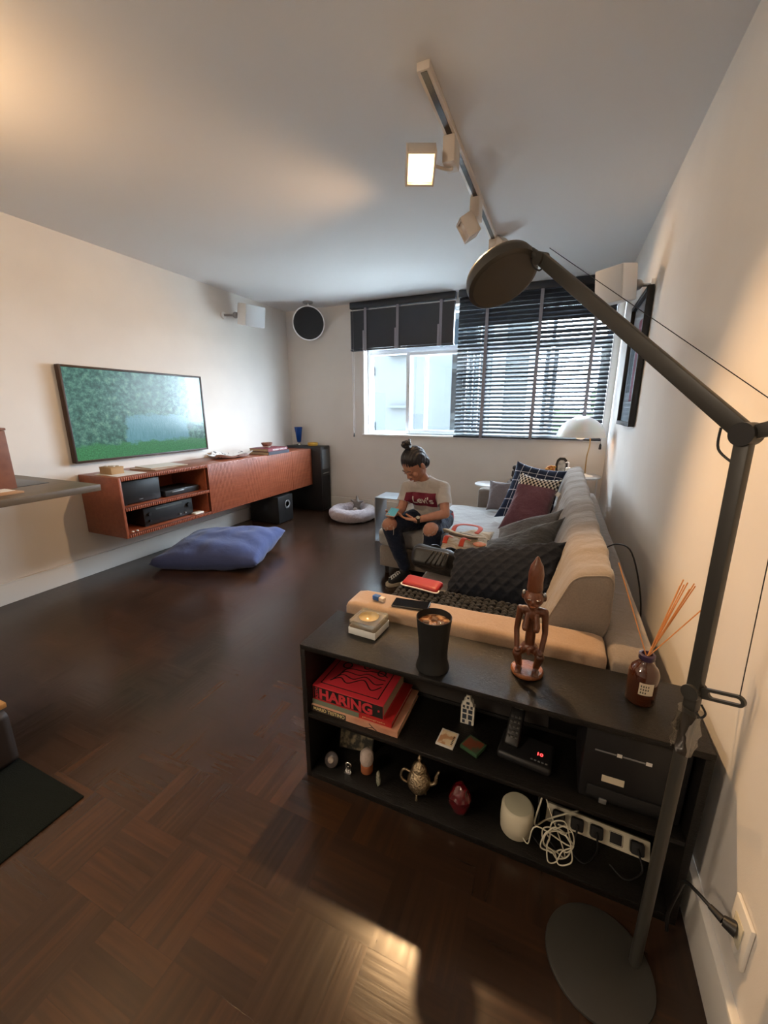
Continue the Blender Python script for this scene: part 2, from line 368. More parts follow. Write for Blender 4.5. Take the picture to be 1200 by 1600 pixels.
def remesh(bm, vox, smooth_it=4):
    """union of closed shells -> one continuous surface"""
    me = bpy.data.meshes.new('tmp'); bm.to_mesh(me); bm.free()
    o = bpy.data.objects.new('tmp', me); COL.objects.link(o)
    r = o.modifiers.new('r', 'REMESH'); r.mode = 'VOXEL'; r.voxel_size = vox
    if smooth_it: s = o.modifiers.new('s', 'SMOOTH'); s.factor = 0.5; s.iterations = smooth_it
    bpy.context.view_layer.update()
    m2 = bpy.data.meshes.new_from_object(o.evaluated_get(bpy.context.evaluated_depsgraph_get()))
    bpy.data.objects.remove(o); bpy.data.meshes.remove(me)
    b = NB(); b.from_mesh(m2); bpy.data.meshes.remove(m2); return b
def pillow_bm(BL, BR, TL, t, n=26, pinch=0.12, puff=0.55, wr=0.006, seed=0, flip=False, TR=None, sag=0.0):
    """stuffed cushion spanning the quad BL,BR,TL(,TR); t thickness"""
    BL, BR, TL = V(BL), V(BR), V(TL); TR = V(TR) if TR else BR + TL - BL
    nn = (BR - BL).cross(TL - BL).normalized()
    bm = NB(); uv = bm.loops.layers.uv.new('UVMap'); G = {}
    for s in (1, -1):
        for i in range(n + 1):
            for j in range(n + 1):
                u, v = i / n, j / n; a, b = 2 * u - 1, 2 * v - 1
                edge = i in (0, n) or j in (0, n)
                if edge and s == -1: G[(s, i, j)] = G[(1, i, j)]; continue
                # edges bow inwards between the corners
                a2 = a * (1 - pinch * (1 - abs(b) ** 2.2) * abs(a) ** 3); b2 = b * (1 - pinch * (1 - abs(a) ** 2.2) * abs(b) ** 3)
                U, Vv = (a2 + 1) / 2, (b2 + 1) / 2
                p = BL * (1 - U) * (1 - Vv) + BR * U * (1 - Vv) + TL * (1 - U) * Vv + TR * U * Vv
                h = ((1 - a * a) * (1 - b * b)) ** puff * t / 2
                w = noise.noise(p * 7 + V((seed, s * 3, 0))) * wr * (1 if edge else 2) 
                p = p + nn * (s * h + w * (0 if edge else 1)) + V((0, 0, -sag * h))
                G[(s, i, j)] = bm.verts.new(p)
    for s in (1, -1):
        for i in range(n):
            for j in range(n):
                q = [(s, i, j), (s, i + 1, j), (s, i + 1, j + 1), (s, i, j + 1)]
                f = bm.faces.new([G[k] for k in q])
                for l, k in zip(f.loops, q): l[uv].uv = (k[1] / n, k[2] / n)
    return bm
def cushion(name, label, cat, m, BL, BR, TL, t, group=None, piping=None, **k):
    o = obj(name, pillow_bm(BL, BR, TL, t, **k), m, None, 180); tag(o, label, cat, group); return o
def softbox(bm, x0, x1, y0, y1, z0, z1, r, puff=0.0, amp=0.0, fr=6, seed=0, cuts=14):
    """upholstered block: rounded box with gentle crown and creases"""
    b = NB(); box(b, x0, x1, y0, y1, z0, z1)
    L = (x1 - x0, y1 - y0, z1 - z0)
    bmesh.ops.subdivide_edges(b, edges=list(b.edges), cuts=cuts, use_grid_fill=True)
    c = V(((x0 + x1) / 2, (y0 + y1) / 2, (z0 + z1) / 2)); h = V(L) / 2
    for v in b.verts:
        d = v.co - c; q = V([max(-(h[i] - r), min(h[i] - r, d[i])) for i in range(3)])
        e = d - q
        if e.length > 1e-7: d = q + e.normalized() * r if e.length > 0 else d
        n = e.normalized() if e.length > 1e-7 else V((0, 0, 0))
        k = (1 - (d.x / h.x) ** 2) * (1 - (d.y / h.y) ** 2) * (1 if d.z > 0 else 0)
        d.z += puff * max(k, 0) ** 0.5
        w = noise.noise(V((d.x, d.y, d.z)) * fr + V((seed, 0, 0))) * amp
        v.co = c + d + n * w
    me = bpy.data.meshes.new('t'); b.to_mesh(me); b.free(); bm.from_mesh(me); bpy.data.meshes.remove(me)

# ------------------------------------------------------------------ room
XL, XR, YB, YF, ZC = -3.71, 0.47, 5.10, -3.2, 2.745
bm = NB(); box(bm, XL - 0.2, XR + 0.2, YF - 0.2, YB + 0.25, -0.15, 0.0); struct('floor', bm, FLOOR)
bm = NB(); box(bm, XL - 0.2, XR + 0.2, YF - 0.2, YB + 0.25, ZC, ZC + 0.15); struct('ceiling', bm, CEIL)
bm = NB(); box(bm, XL - 0.2, XL, YF - 0.2, YB + 0.25, 0, ZC); struct('wall_left', bm, WALL)
bm = NB(); box(bm, XR, XR + 0.2, YF - 0.2, YB + 0.25, 0, ZC); struct('wall_right', bm, WALL)
bm = NB(); box(bm, XL, XR, YF - 0.2, YF, 0, ZC); struct('wall_front', bm, WALL)
WX0, WX1, WZ0, WZ1 = -2.50, 0.40, 1.09, 2.62
bm = NB()
box(bm, XL, WX0, YB, YB + 0.25, 0, ZC); box(bm, WX1, XR, YB, YB + 0.25, 0, ZC)
box(bm, WX0, WX1, YB, YB + 0.25, 0, WZ0); box(bm, WX0, WX1, YB, YB + 0.25, WZ1, ZC)
struct('wall_back', bm, WALL)
bm = NB(); box(bm, XL, XL + 0.018, YF, YB, 0, 0.155, 0.004); box(bm, XL, XL + 0.026, YF, YB, 0.155, 0.168, 0.004); struct('baseboard_left', bm, TRIM, 40)
bm = NB(); box(bm, XL + 0.026, XR - 0.026, YB - 0.018, YB, 0, 0.155, 0.004); box(bm, XL + 0.026, XR - 0.026, YB - 0.026, YB, 0.155, 0.168, 0.004); struct('baseboard_back', bm, TRIM, 40)
bm = NB(); box(bm, XR - 0.014, XR, YF, YB, 0, 0.155, 0.004); box(bm, XR - 0.02, XR, YF, YB, 0.155, 0.168, 0.004); struct('baseboard_right', bm, TRIM, 40)
# window: sill, frame, sash, panes
bm = NB(); box(bm, WX0 - 0.02, WX1, YB - 0.03, YB + 0.25, WZ0 - 0.02, WZ0 + 0.004, 0.004); struct('trim_1', bm, WHITE, 40)
wn = bpy.data.objects.new('window_1', None); COL.objects.link(wn); wn.location = (-1.05, 5.22, WZ0); wn['kind'] = 'structure'; WM[wn.name] = Matrix.Translation(V((-1.05, 5.22, WZ0)))
bm = NB(); Yw = 5.22
z0 = WZ0 + 0.004
box(bm, WX0, WX0 + 0.05, Yw, Yw + 0.09, z0, WZ1, 0.004); box(bm, WX1 - 0.05, WX1, Yw, Yw + 0.09, z0, WZ1, 0.004)
box(bm, WX0 + .05, WX1 - .05, Yw, Yw + 0.09, z0, z0 + 0.035, 0.004); box(bm, WX0 + .05, WX1 - .05, Yw, Yw + 0.09, WZ1 - 0.05, WZ1, 0.004)
box(bm, WX0 + .05, WX1 - .05, Yw, Yw + 0.09, 2.12, 2.19, 0.004)
for x in (-1.68, -1.02, -0.18): box(bm, x - 0.022, x + 0.022, Yw + 0.03, Yw + 0.075, z0 + .035, WZ1 - 0.05, 0.003)
obj('window_frame', bm, ALU, wn, 40)
def sash(x0, x1, y):
    b = NB(); za, zb = z0 + 0.012, 2.135; w = 0.05
    box(b, x0, x0 + w, y - 0.03, y, za, zb, 0.004); box(b, x1 - w, x1, y - 0.03, y, za, zb, 0.004)
    box(b, x0 + w, x1 - w, y - 0.03, y, za, za + w, 0.004); box(b, x0 + w, x1 - w, y - 0.03, y, zb - w * .9, zb, 0.004)
    s = obj('sash', b, ALU, wn, 40)
    b = NB(); box(b, x0 + w, x1 - w, y - 0.017, y - 0.013, za + w, zb - w * .9); obj('pane', b, PANE, s)
    for xx in (x1 - w / 2,):
        b = NB(); box(b, xx - 0.012, xx + 0.012, y - 0.055, y - 0.03, 1.50, 1.56, 0.005); obj('catch', b, ALU, s, 40)
sash(-1.93, -1.14, Yw - 0.002); sash(-1.12, -0.20, Yw + 0.029 ); sash(-0.16, 0.36, Yw - 0.002)
bm = NB(); box(bm, WX0 + .05, -1.70, Yw + 0.05, Yw + 0.054, z0 + .035, 2.12); obj('pane', bm, PANE, wn)
bm = NB(); box(bm, -1.66, -1.04, Yw + 0.05, Yw + 0.054, z0 + .035, 2.12); obj('pane', bm, PANE, wn)
bm = NB(); box(bm, WX0 + .05, WX1 - .05, Yw + 0.055, Yw + 0.059, 2.19, WZ1 - .05); obj('pane', bm, PANE, wn)

# ------------------------------------------------------------------ outside
BW = mat('facade_white', (0.029, 0.032, 0.033), 0.9, spec=0.1)
BW2 = mat('facade_pale_blue', (0.008, 0.0125, 0.0145), 0.8)
BGL = mat('facade_glass', (0.0015, 0.004, 0.006), 0.6, spec=0.1)
LEAF = mat('foliage', (0.006, 0.015, 0.004), 0.8, col2=(0.014, 0.03, 0.007), nscale=2)
GROUND = mat('bounce_ground', (0.55, 0.55, 0.52), 0.9)
bm = NB(); box(bm, -90, 60, 5.6, 120, -3.2, -3); g = struct('ground', bm, GROUND)  # pale and raised close below the window to bounce daylight onto the ceiling
def building(name, label, x0, x1, y0, y1, z0, z1, m, wins, led=None):
    t = thing(name, label, 'building', ((x0 + x1) / 2, (y0 + y1) / 2, -3))
    b = NB(); box(b, x0, x1, y0, y1, z0, z1); obj('walls', b, m, t)
    for (xa, xb, za, zb, mm) in wins:
        b = NB(); box(b, xa, xb, y0 - 0.06, y0 + 0.02, za, zb); obj('window', b, mm, t)
    for (xa, xb, za, zb) in led or []:
        b = NB(); box(b, xa, xb, y0 - 0.35, y0 + 0.02, za, zb); obj('ledge', b, BW2, t)
    return t
# near white tower left; ledges and small square openings
wins = [(-9.55, -9.15, z, z + 0.42, BGL) for z in (-2.4, 0.35, 3.1, 5.8)]
building('apartment_block', 'white apartment block with small square windows seen through the left window pane', -16, -6.9, 20, 27, -3, 26, BW, wins, [(-8.3, -7.2, z, z + 0.12) for z in (-2.4, -1.0, 1.5, 4.0, 6.4)])
wins = []
for z in (-2.4, 1.2, 4.8, 8.4):
    wins += [(-10.6, -9.6, z, z + 2.6, BGL), (-8.1, -6.3, z, z + 2.9, BGL if z != -2.4 else BW2)]
building('apartment_block', 'white apartment tower with blue glass balconies in the middle of the open window', -10.9, -5.0, 31, 38, -3, 30, BW, wins, [(-8.3, -5.2, z - 0.5, z - 0.25) for z in (-2.0, 1.2, 4.8)])
wins = [(-6.9 + i * 0.75, -6.5 + i * 0.75, z, z + 0.9, BGL) for i in range(2) for z in (-2.5, -1, 0.5, 2.0, 3.5)]
wins += [(-8.6, -5.4, z, z + 1.0, BW2) for z in (5.6, 8.4)]
building('office_block', 'pale office block with rows of small windows at the right of the open window', -9.2, -3.6, 44, 52, -3, 24, BW, wins)
def tree(x, y, z, s, label):
    t = thing('tree', label, 'tree', (x, y, -3))
    b = NB()
    for i in range(34):
        p = V((random.gauss(0, 0.5), random.gauss(0, 0.5), random.gauss(0, 0.42))) * s
        ell(b, V((x, y, z)) + p, s * 0.26, s * 0.26, s * 0.22, n=8, m=5)
    for v in b.verts: v.co += V((noise.noise(v.co * 2.1), noise.noise(v.co * 2.3 + V((9, 0, 0))), noise.noise(v.co * 2.2 + V((0, 9, 0))))) * 0.5
    obj('crown', b, LEAF, t)
    b = NB(); cyl(b, (x, y, -3), (x, y, z), 0.35, 0.2, 10); obj('trunk', b, POUFM, t)
tree(-4.95, 27, -2.6, 1.3, 'green tree crown at the lower right of the open window')
tree(1.2, 19, -0.6, 2.4, 'green tree behind the slats of the lowered blind')

# ------------------------------------------------------------------ blinds
YBL = 5.045
def blind(label, x0, x1, ztop, zbot, n, tapes, raised=False):
    t = thing('venetian_blind', label, 'blind', ((x0 + x1) / 2, YBL, zbot))
    B('headrail', SLAT, t, x0, x1, YBL - 0.035, YBL + 0.035, ztop - 0.075, ztop, 0.003)
    bm = NB()
    for i in range(n):
        z = ztop - 0.10 - i * (ztop - 0.10 - zbot - 0.03) / (n - 1)
        if raised: ang, w = 0.05, 0.05
        else:
            f = i / (n - 1); ang = math.radians(66 - 30 * min(1, max(0, (f - 0.18) / 0.25))); w = 0.052
            if 0.20 < f < 0.25: ang = math.radians(44)
        M = Matrix.Translation(V(((x0 + x1) / 2, YBL, z))) @ Matrix.Rotation(ang, 4, 'X')
        hw = (x1 - x0) / 2 - 0.006
        rows = []
        K = 4
        top = [(-w / 2 + w * k / K, 0.0045 * (1 - (2 * k / K - 1) ** 2)) for k in range(K + 1)]
        outl = top + [(y, zz - 0.0028) for y, zz in reversed(top)]
        a = [bm.verts.new(M @ V((-hw, y, zz))) for y, zz in outl]; c = [bm.verts.new(M @ V((hw, y, zz))) for y, zz in outl]
        bm.faces.new(a); bm.faces.new(list(reversed(c)))
        for q in range(len(outl)): bm.faces.new((a[q], a[(q + 1) % len(a)], c[(q + 1) % len(a)], c[q]))
    obj('slats', bm, SLAT, t, 30)
    B('bottom_rail', SLAT, t, x0, x1, YBL - 0.028, YBL + 0.028, zbot, zbot + 0.022, 0.003)
    for x in tapes:
        b = NB()
        for sy in (-1, 1):
            y = YBL + sy * 0.034
            box(b, x - 0.017, x + 0.017, y - 0.0012, y + 0.0012, zbot - 0.004, ztop - 0.075)
        obj('ladder_tape', b, TAPE, t)
        if raised: 
            B('folded_tape', TAPE, t, x - 0.035, x - 0.004, YBL - 0.048, YBL - 0.037, zbot, zbot + 0.24, 0.003)
    return t
bl = blind('dark venetian blind pulled up above the open window', -2.65, -1.275, 2.74, 2.16, 150, (-2.43, -1.99, -1.44), True)
bl2 = blind('dark venetian blind lowered over the right half of the window', -1.235, 0.40, 2.74, 1.085, 35, (-0.90, -0.33, 0.21))
# cords
bm = NB()
for dx in (0, 0.024): tube(bm, [(-2.625 + dx, 5.0, 2.66), (-2.62 + dx, 5.0, 1.9), (-2.615 + dx * .6, 5.0, 1.10)], 0.0016, 6)
obj('pull_cord', bm, TAPE, bl, 180)
bm = NB(); lathe(bm, [(0.003, 0.05), (0.007, 0.04), (0.012, 0.0), (0.011, -0.004)], (-2.608, 5.0, 1.06), 14); obj('cord_weight', bm, BLACK, bl, 40)
bm = NB(); lathe(bm, [(0.004, 0.06), (0.012, 0.045), (0.014, 0.0), (0.010, -0.004)], (0.40, 5.0, 1.00), 14); obj('cord_weight', bm, BLACK, bl2, 40)
bm = NB(); tube(bm, [(0.40, 5.0, 2.66), (0.40, 5.0, 1.05)], 0.0016, 6); obj('pull_cord', bm, TAPE, bl2, 180)
#@@PART2

# ------------------------------------------------------------------ wall-mounted sideboard
SX0, SX1, SY0, SY1, SZ0, SZ1 = -3.708, -3.20, 2.07, 4.82, 0.382, 0.888
sb = thing('wall_mounted_sideboard', 'long cherry wood sideboard with slatted doors floating on the left wall', 'sideboard', (-3.45, 3.44, SZ0))
YD = 2.965
bm = NB()
box(bm, SX0, SX1 - 0.004, SY0, SY0 + 0.022, SZ0, SZ1, 0.002)
box(bm, SX0, SX1 - 0.03, SY0 + .022, SY1 - .022, SZ0, SZ0 + 0.028, 0.002); box(bm, SX0, SX1 - 0.008, SY0 + .022, SY1 - .022, SZ1 - 0.028, SZ1, 0.002)
box(bm, SX0, SX1 - 0.004, SY1 - 0.022, SY1, SZ0, SZ1, 0.002); box(bm, SX0, SX1 - 0.03, YD - 0.011, YD + 0.011, SZ0 + .028, SZ1 - .028, 0.002)
box(bm, SX0, SX0 + 0.01, SY0 + .022, SY1 - .022, SZ0 + .028, SZ1 - .028)
obj('body', bm, CHERRY, sb, 40)
B('shelf', CHERRY, sb, SX0 + .01, SX1 - 0.03, SY0 + .022, YD - .011, 0.610, 0.632)
def slatted_edge(z0, z1, y0, y1, parent):
    b = NB(); n = int((y1 - y0) / 0.0185)
    st = (y1 - y0) / n
    for i in range(n): box(b, SX1 - 0.012, SX1, y0 + i * st + 0.003, y0 + (i + 1) * st - 0.003, z0, z1, 0.0015)
    o = obj('slatted_edge', b, CHERRY, parent, 40)
    b = NB(); box(b, SX1 - 0.03, SX1 - 0.012, y0, y1, z0, z1); obj('slat_backing', b, CHERRYG, o)
slatted_edge(SZ0, SZ0 + 0.028, SY0 + .022, YD, sb); slatted_edge(0.608, 0.634, SY0 + .022, YD, sb); slatted_edge(SZ1 - 0.03, SZ1 - 0.001, SY0 + .022, YD, sb)
for i, (ya, yb) in enumerate(((YD + 0.003, 3.886), (3.890, 4.361), (4.365, 4.798))):
    b = NB(); box(b, SX1 - 0.03, SX1 - 0.010, ya, yb, SZ0 + 0.001, SZ1 - 0.03); d = obj('door', b, CHERRYG, sb)
    b = NB(); n = int((yb - ya) / 0.0185); st = (yb - ya) / n
    for k in range(n): box(b, SX1 - 0.012, SX1 + 0.002, ya + k * st + 0.002, ya + (k + 1) * st - 0.002, SZ0, SZ1 - 0.002, 0.0015)
    obj('slats', b, CHERRY, d, 40)
B('end_panel', CHERRY, sb, SX0, SX1 + 0.002, 4.80, 4.82, SZ0, SZ1)

# television with a plain woodland picture on it
def tv_mat():
    m = bpy.data.materials.new('tv_picture'); m.use_nodes = True; nt = m.node_tree; N = nt.nodes; L = nt.links
    b = N['Principled BSDF']; b.inputs['Roughness'].default_value = 0.18; b.inputs['Base Color'].default_value = (0.01, 0.012, 0.012, 1)
    uv = N.new('ShaderNodeUVMap'); uv.uv_map = 'UVMap'; sp = N.new('ShaderNodeSeparateXYZ'); L.new(uv.outputs[0], sp.inputs[0])
    def noise_(sc, det, vec=(1, 1, 1)):
        m_ = N.new('ShaderNodeMapping'); m_.inputs['Scale'].default_value = vec; L.new(uv.outputs[0], m_.inputs[0])
        n = N.new('ShaderNodeTexNoise'); n.inputs['Scale'].default_value = sc; n.inputs['Detail'].default_value = det; n.inputs['Roughness'].default_value = 0.78; L.new(m_.outputs[0], n.inputs['Vector']); return n
    def ramp(src, stops):
        r = N.new('ShaderNodeValToRGB'); e = r.color_ramp.elements
        e[0].position, e[0].color = stops[0][0], (*stops[0][1], 1); e[1].position, e[1].color = stops[-1][0], (*stops[-1][1], 1)
        for p, c in stops[1:-1]: k = e.new(p); k.color = (*c, 1)
        L.new(src, r.inputs[0]); return r.outputs[0]
    def mix(f, a, c):
        x = N.new('ShaderNodeMix'); x.data_type = 'RGBA'; L.new(f, x.inputs['Factor']); L.new(a, x.inputs[6]); L.new(c, x.inputs[7]); return x.outputs[2]
    def step(src, a, w=0.02):
        r = N.new('ShaderNodeMapRange'); r.inputs[1].default_value = a - w; r.inputs[2].default_value = a + w; L.new(src, r.inputs[0]); return r.outputs[0]
    def mul(a, c):
        x = N.new('ShaderNodeMath'); x.operation = 'MULTIPLY'; L.new(a, x.inputs[0]); L.new(c, x.inputs[1]); return x.outputs[0]
    def inv(a):
        x = N.new('ShaderNodeMath'); x.operation = 'SUBTRACT'; x.inputs[0].default_value = 1; L.new(a, x.inputs[1]); return x.outputs[0]
    leaf = ramp(noise_(14, 12, (1.8, 1, 1)).outputs['Fac'], [(0.34, (0.010, 0.045, 0.040)), (0.47, (0.035, 0.115, 0.095)), (0.56, (0.09, 0.22, 0.17)), (0.68, (0.22, 0.38, 0.26))])
    grass = ramp(noise_(60, 5, (2, 1, 1)).outputs['Fac'], [(0.35, (0.02, 0.10, 0.04)), (0.65, (0.07, 0.28, 0.11))])
    barn = ramp(noise_(40, 4, (3, 0.25, 1)).outputs['Fac'], [(0.35, (0.07, 0.21, 0.25)), (0.65, (0.13, 0.31, 0.36))])
    sky = ramp(noise_(3, 2).outputs['Fac'], [(0.3, (0.17, 0.33, 0.35)), (0.7, (0.24, 0.42, 0.44))])
    wob = N.new('ShaderNodeMath'); wob.operation = 'MULTIPLY_ADD'; wob.inputs[1].default_value = 0.22; L.new(noise_(9, 5).outputs['Fac'], wob.inputs[0]); L.new(sp.outputs[1], wob.inputs[2])
    wobx = N.new('ShaderNodeMath'); wobx.operation = 'MULTIPLY_ADD'; wobx.inputs[1].default_value = 0.12; L.new(noise_(7, 5).outputs['Fac'], wobx.inputs[0]); L.new(sp.outputs[0], wobx.inputs[2])
    # low pale hillside band of blue-green in the middle distance
    c = leaf
    c = mix(mul(mul(inv(step(wob.outputs[0], 0.60)), step(wobx.outputs[0], 0.40, 0.01)), inv(step(wobx.outputs[0], 0.90, 0.01))), c, barn)
    c = mix(mul(step(wobx.outputs[0], 0.93), step(wob.outputs[0], 0.50)), c, sky)
    c = mix(inv(step(wob.outputs[0], 0.27)), c, grass)
    L.new(c, b.inputs['Emission Color']); b.inputs['Emission Strength'].default_value = 0.75
    return m
tv = thing('television', 'large flat television with dark brown frame showing a green woodland', 'television', (-3.66, 2.735, 0.985))
TY0, TY1, TZ0, TZ1 = 2.04, 3.43, 0.985, 1.765
bm = NB()
for a in ((TY0, TY0 + .018, TZ0, TZ1), (TY1 - .018, TY1, TZ0, TZ1), (TY0 + .018, TY1 - .018, TZ0, TZ0 + .018), (TY0 + .018, TY1 - .018, TZ1 - .018, TZ1)):
    box(bm, -3.70, -3.648, *a, 0.002)
obj('bezel', bm, mat('tv_frame_brown', (0.035, 0.016, 0.010), 0.45), tv, 40)
B('back_panel', BLACKM, tv, -3.708, -3.668, TY0 + .02, TY1 - .02, TZ0 + .02, TZ1 - .02)
bm = NB(); uv = bm.loops.layers.uv.new('UVMap')
q = [(TY0 + .018, TZ0 + .018), (TY1 - .018, TZ0 + .018), (TY1 - .018, TZ1 - .018), (TY0 + .018, TZ1 - .018)]
f = bm.faces.new([bm.verts.new((-3.655, a, b)) for a, b in q])
for l, c in zip(f.loops, ((0, 0), (1, 0), (1, 1), (0, 1))): l[uv].uv = c
obj('screen', bm, tv_mat(), tv)

# on and in the sideboard
kb = thing('kraft_box', 'small tan cardboard box at the left end of the sideboard', 'box', (-3.47, 2.22, SZ1))
bm = NB(); box(bm, -3.56, -3.41, 2.16, 2.27, SZ1, SZ1 + 0.052, 0.002); obj('tray', bm, CARDB, kb, 40)
B('lid', CARDB, kb, -3.562, -3.408, 2.158, 2.272, SZ1 + 0.053, SZ1 + 0.060)
for x, y, w in ((-3.52, 2.19, .02), (-3.47, 2.21, .03), (-3.45, 2.25, .018)): B('card', PAPER, kb, x - w, x + w, y - 0.004, y + 0.01, SZ1 + 0.0605, SZ1 + 0.068, 0.001)
o = B('paper_sheet', PAPER, None, -3.58, -3.28, 2.12, 2.38, SZ1, SZ1 + 0.002, 0); tag(o, 'loose white paper sheet lying under the tan cardboard box', 'paper')
kb.location.z += 0.002
for i, (x0, x1, y0, y1, z, ry, m, lb) in enumerate(((-3.62, -3.33, 2.46, 2.86, 0, 8, mat('pale_pink_cover', (0.55, 0.42, 0.38), 0.6), 'pale pink magazine, lower of the two by the television'), (-3.60, -3.34, 2.50, 2.84, 0.009, -7, PAPER, 'white magazine lying on the pale pink magazine'))):
    M = Matrix.Translation(V(((x0 + x1) / 2, (y0 + y1) / 2, SZ1 + z))) @ Matrix.Rotation(math.radians(ry), 4, 'Z')
    t = thing('magazine', lb, 'magazine', ((x0 + x1) / 2, (y0 + y1) / 2, SZ1 + z))
    b = NB(); box(b, -(x1 - x0) / 2, (x1 - x0) / 2, -(y1 - y0) / 2, (y1 - y0) / 2, 0.001, 0.008, 0.001, M); obj('pages', b, BPAGES, t)
    b = NB(); box(b, -(x1 - x0) / 2 - .002, (x1 - x0) / 2 + .002, -(y1 - y0) / 2 - .002, (y1 - y0) / 2 + .002, 0.0081, 0.009, 0, M); obj('cover', b, m, t)
# shallow scalloped white dish
dm = mat('white_dish_marked', (0.72, 0.71, 0.70), 0.3, col2=(0.05, 0.05, 0.06), nscale=26, fac=(0.60, 0.63))
bm = NB(); rows = []
nn = 64
for r, z in ((0.02, 0.012), (0.10, 0.012), (0.17, 0.022), (0.205, 0.048), (0.208, 0.048), (0.172, 0.017), (0.10, 0.004), (0.02, 0.0)):
    rows.append([V((-3.46 + r * 1.0 * math.cos(a) * (1 + 0.10 * math.cos(6 * a) * (r / .2) ** 2), 3.55 + r * 1.30 * math.sin(a) * (1 + 0.10 * math.cos(6 * a) * (r / .2) ** 2), SZ1 + z + 0.012 * math.cos(6 * a) * (r / .2) ** 3)) for a in [2 * PI * k / nn for k in range(nn)]])
rings(bm, rows); o = obj('serving_dish', bm, dm, None, 60); tag(o, 'wide shallow white dish with dark marks and scalloped rim on the sideboard', 'dish')

def book(name, label, x0, x1, y0, y1, z0, z1, cover, spine='x1', group=None, M=None, cover2=None, inset=0.004, th=0.003):
    """closed book lying flat; spine on the named side"""
    M = M or Matrix.Identity(4)
    c = M @ V(((x0 + x1) / 2, (y0 + y1) / 2, z0))
    t = thing(name, label, 'book', c, group)
    b = NB(); box(b, x0, x1, y0, y1, z0, z0 + th, 0.0008, M); box(b, x0, x1, y0, y1, z1 - th, z1, 0.0008, M)
    s = dict(x1=(x1 - th, x1, y0, y1), y0=(x0, x1, y0, y0 + th), x0=(x0, x0 + th, y0, y1))[spine]
    box(b, *s, z0 + th, z1 - th, 0, M)
    t['_c'] = 0; del t['_c']
    obj('cover', b, cover, t, 40)
    p = dict(x1=(x0 + inset, x1 - th, y0 + inset, y1 - inset), y0=(x0 + inset, x1 - inset, y0 + th, y1 - inset), x0=(x0 + th, x1 - inset, y0 + inset, y1 - inset))[spine]
    b = NB(); box(b, *p, z0 + th, z1 - th, 0, M); obj('pages', b, BPAGES, t)
    return t
b1 = book('book', 'dark grey hardback lying beneath the burgundy book on the sideboard', -3.50, -3.19, 3.90, 4.30, SZ1, SZ1 + 0.036, mat('slate_cover', (0.035, 0.035, 0.05), 0.5))
b2 = book('book', 'burgundy hardback on top of the dark grey book on the sideboard', -3.49, -3.205, 3.91, 4.29, SZ1 + 0.037, SZ1 + 0.073, CLOTH_R)
bm = text_bm('MARIA CALLAS', quadM((-3.2045, 4.00, SZ1 + 0.046), (0, 0.27, 0), (0, 0, 0.019)), bold=0.01); obj('spine_title', bm, LOGOW, b2)
bw = thing('bowl', 'small brown and white striped bowl on the burgundy book', 'bowl', (-3.34, 4.06, SZ1 + 0.0735))
z = SZ1 + 0.0735
bm = NB(); lathe(bm, [(0.030, 0), (0.035, 0.004), (0.050, 0.02)], (-3.34, 4.06, z), 32); obj('foot', bm, HOUSE, bw, 60)
bm = NB(); lathe(bm, [(0.049, 0.0205), (0.066, 0.045), (0.068, 0.062), (0.063, 0.062), (0.058, 0.045), (0.03, 0.03)], (-3.34, 4.06, z), 32); obj('bowl_body', bm, mat('brown_glaze', (0.16, 0.05, 0.03), 0.4, col2=(0.35, 0.2, 0.15), nscale=40), bw, 60)
bm = NB(); ell(bm, (-3.34, 4.06, z + 0.052), 0.05, 0.05, 0.012); obj('filling', bm, mat('dried_petals', (0.25, 0.08, 0.05), 0.9, col2=(0.4, 0.25, 0.15), nscale=150, bump=1, bscale=200), bw, 60)

# black hi-fi units inside
mb = thing('media_player', 'black box-shaped media player on the upper shelf of the sideboard', 'media player', (-3.42, 2.32, 0.633))
B('case', BLACK, mb, -3.56, -3.30, 2.14, 2.50, 0.640, 0.835, 0.006)
B('badge', GREYM, mb, -3.2995, -3.298, 2.29, 2.325, 0.665, 0.669, 0)
for y in (2.17, 2.47): B('foot', BLACKM, mb, -3.34, -3.31, y - .015, y + .015, 0.632, 0.640, 0.001)
dv = thing('disc_player', 'slim black disc player to the right of the boxy media player', 'disc player', (-3.42, 2.72, 0.633))
B('case', BLACK, dv, -3.55, -3.29, 2.54, 2.92, 0.636, 0.690, 0.004)
B('disc_tray', GREYM, dv, -3.2895, -3.286, 2.61, 2.74, 0.667, 0.676, 0.001); B('display', BLACKM, dv, -3.2895, -3.288, 2.78, 2.88, 0.655, 0.670, 0)
am = thing('stereo_receiver', 'black stereo receiver with round knobs on the lower shelf of the sideboard', 'receiver', (-3.43, 2.56, 0.411))
B('case', BLACK, am, -3.60, -3.29, 2.30, 2.82, 0.418, 0.575, 0.005)
B('front_display', mat('display_grey', (0.15, 0.16, 0.15), 0.3), am, -3.2895, -3.288, 2.42, 2.70, 0.545, 0.560, 0)
for y, z, r in ((2.35, 0.52, .016), (2.35, .46, .010), (2.77, 0.52, .022), (2.72, .45, .008), (2.66, .45, .008)):
    bm = NB(); cyl(bm, (-3.290, y, z), (-3.272, y, z), r, r * .93, 24); obj('knob', bm, GREYM if r < .01 else BLACK, am, 40)
for y in (2.33, 2.79): B('foot', BLACKM, am, -3.33, -3.30, y - .015, y + .015, 0.410, 0.418, 0.001)
o = B('remote_control', HOUSE, None, -3.30, -3.235, 2.80, 2.90, 0.4105, 0.428, 0.004); tag(o, 'small white remote control on the lower shelf right of the receiver', 'remote control')
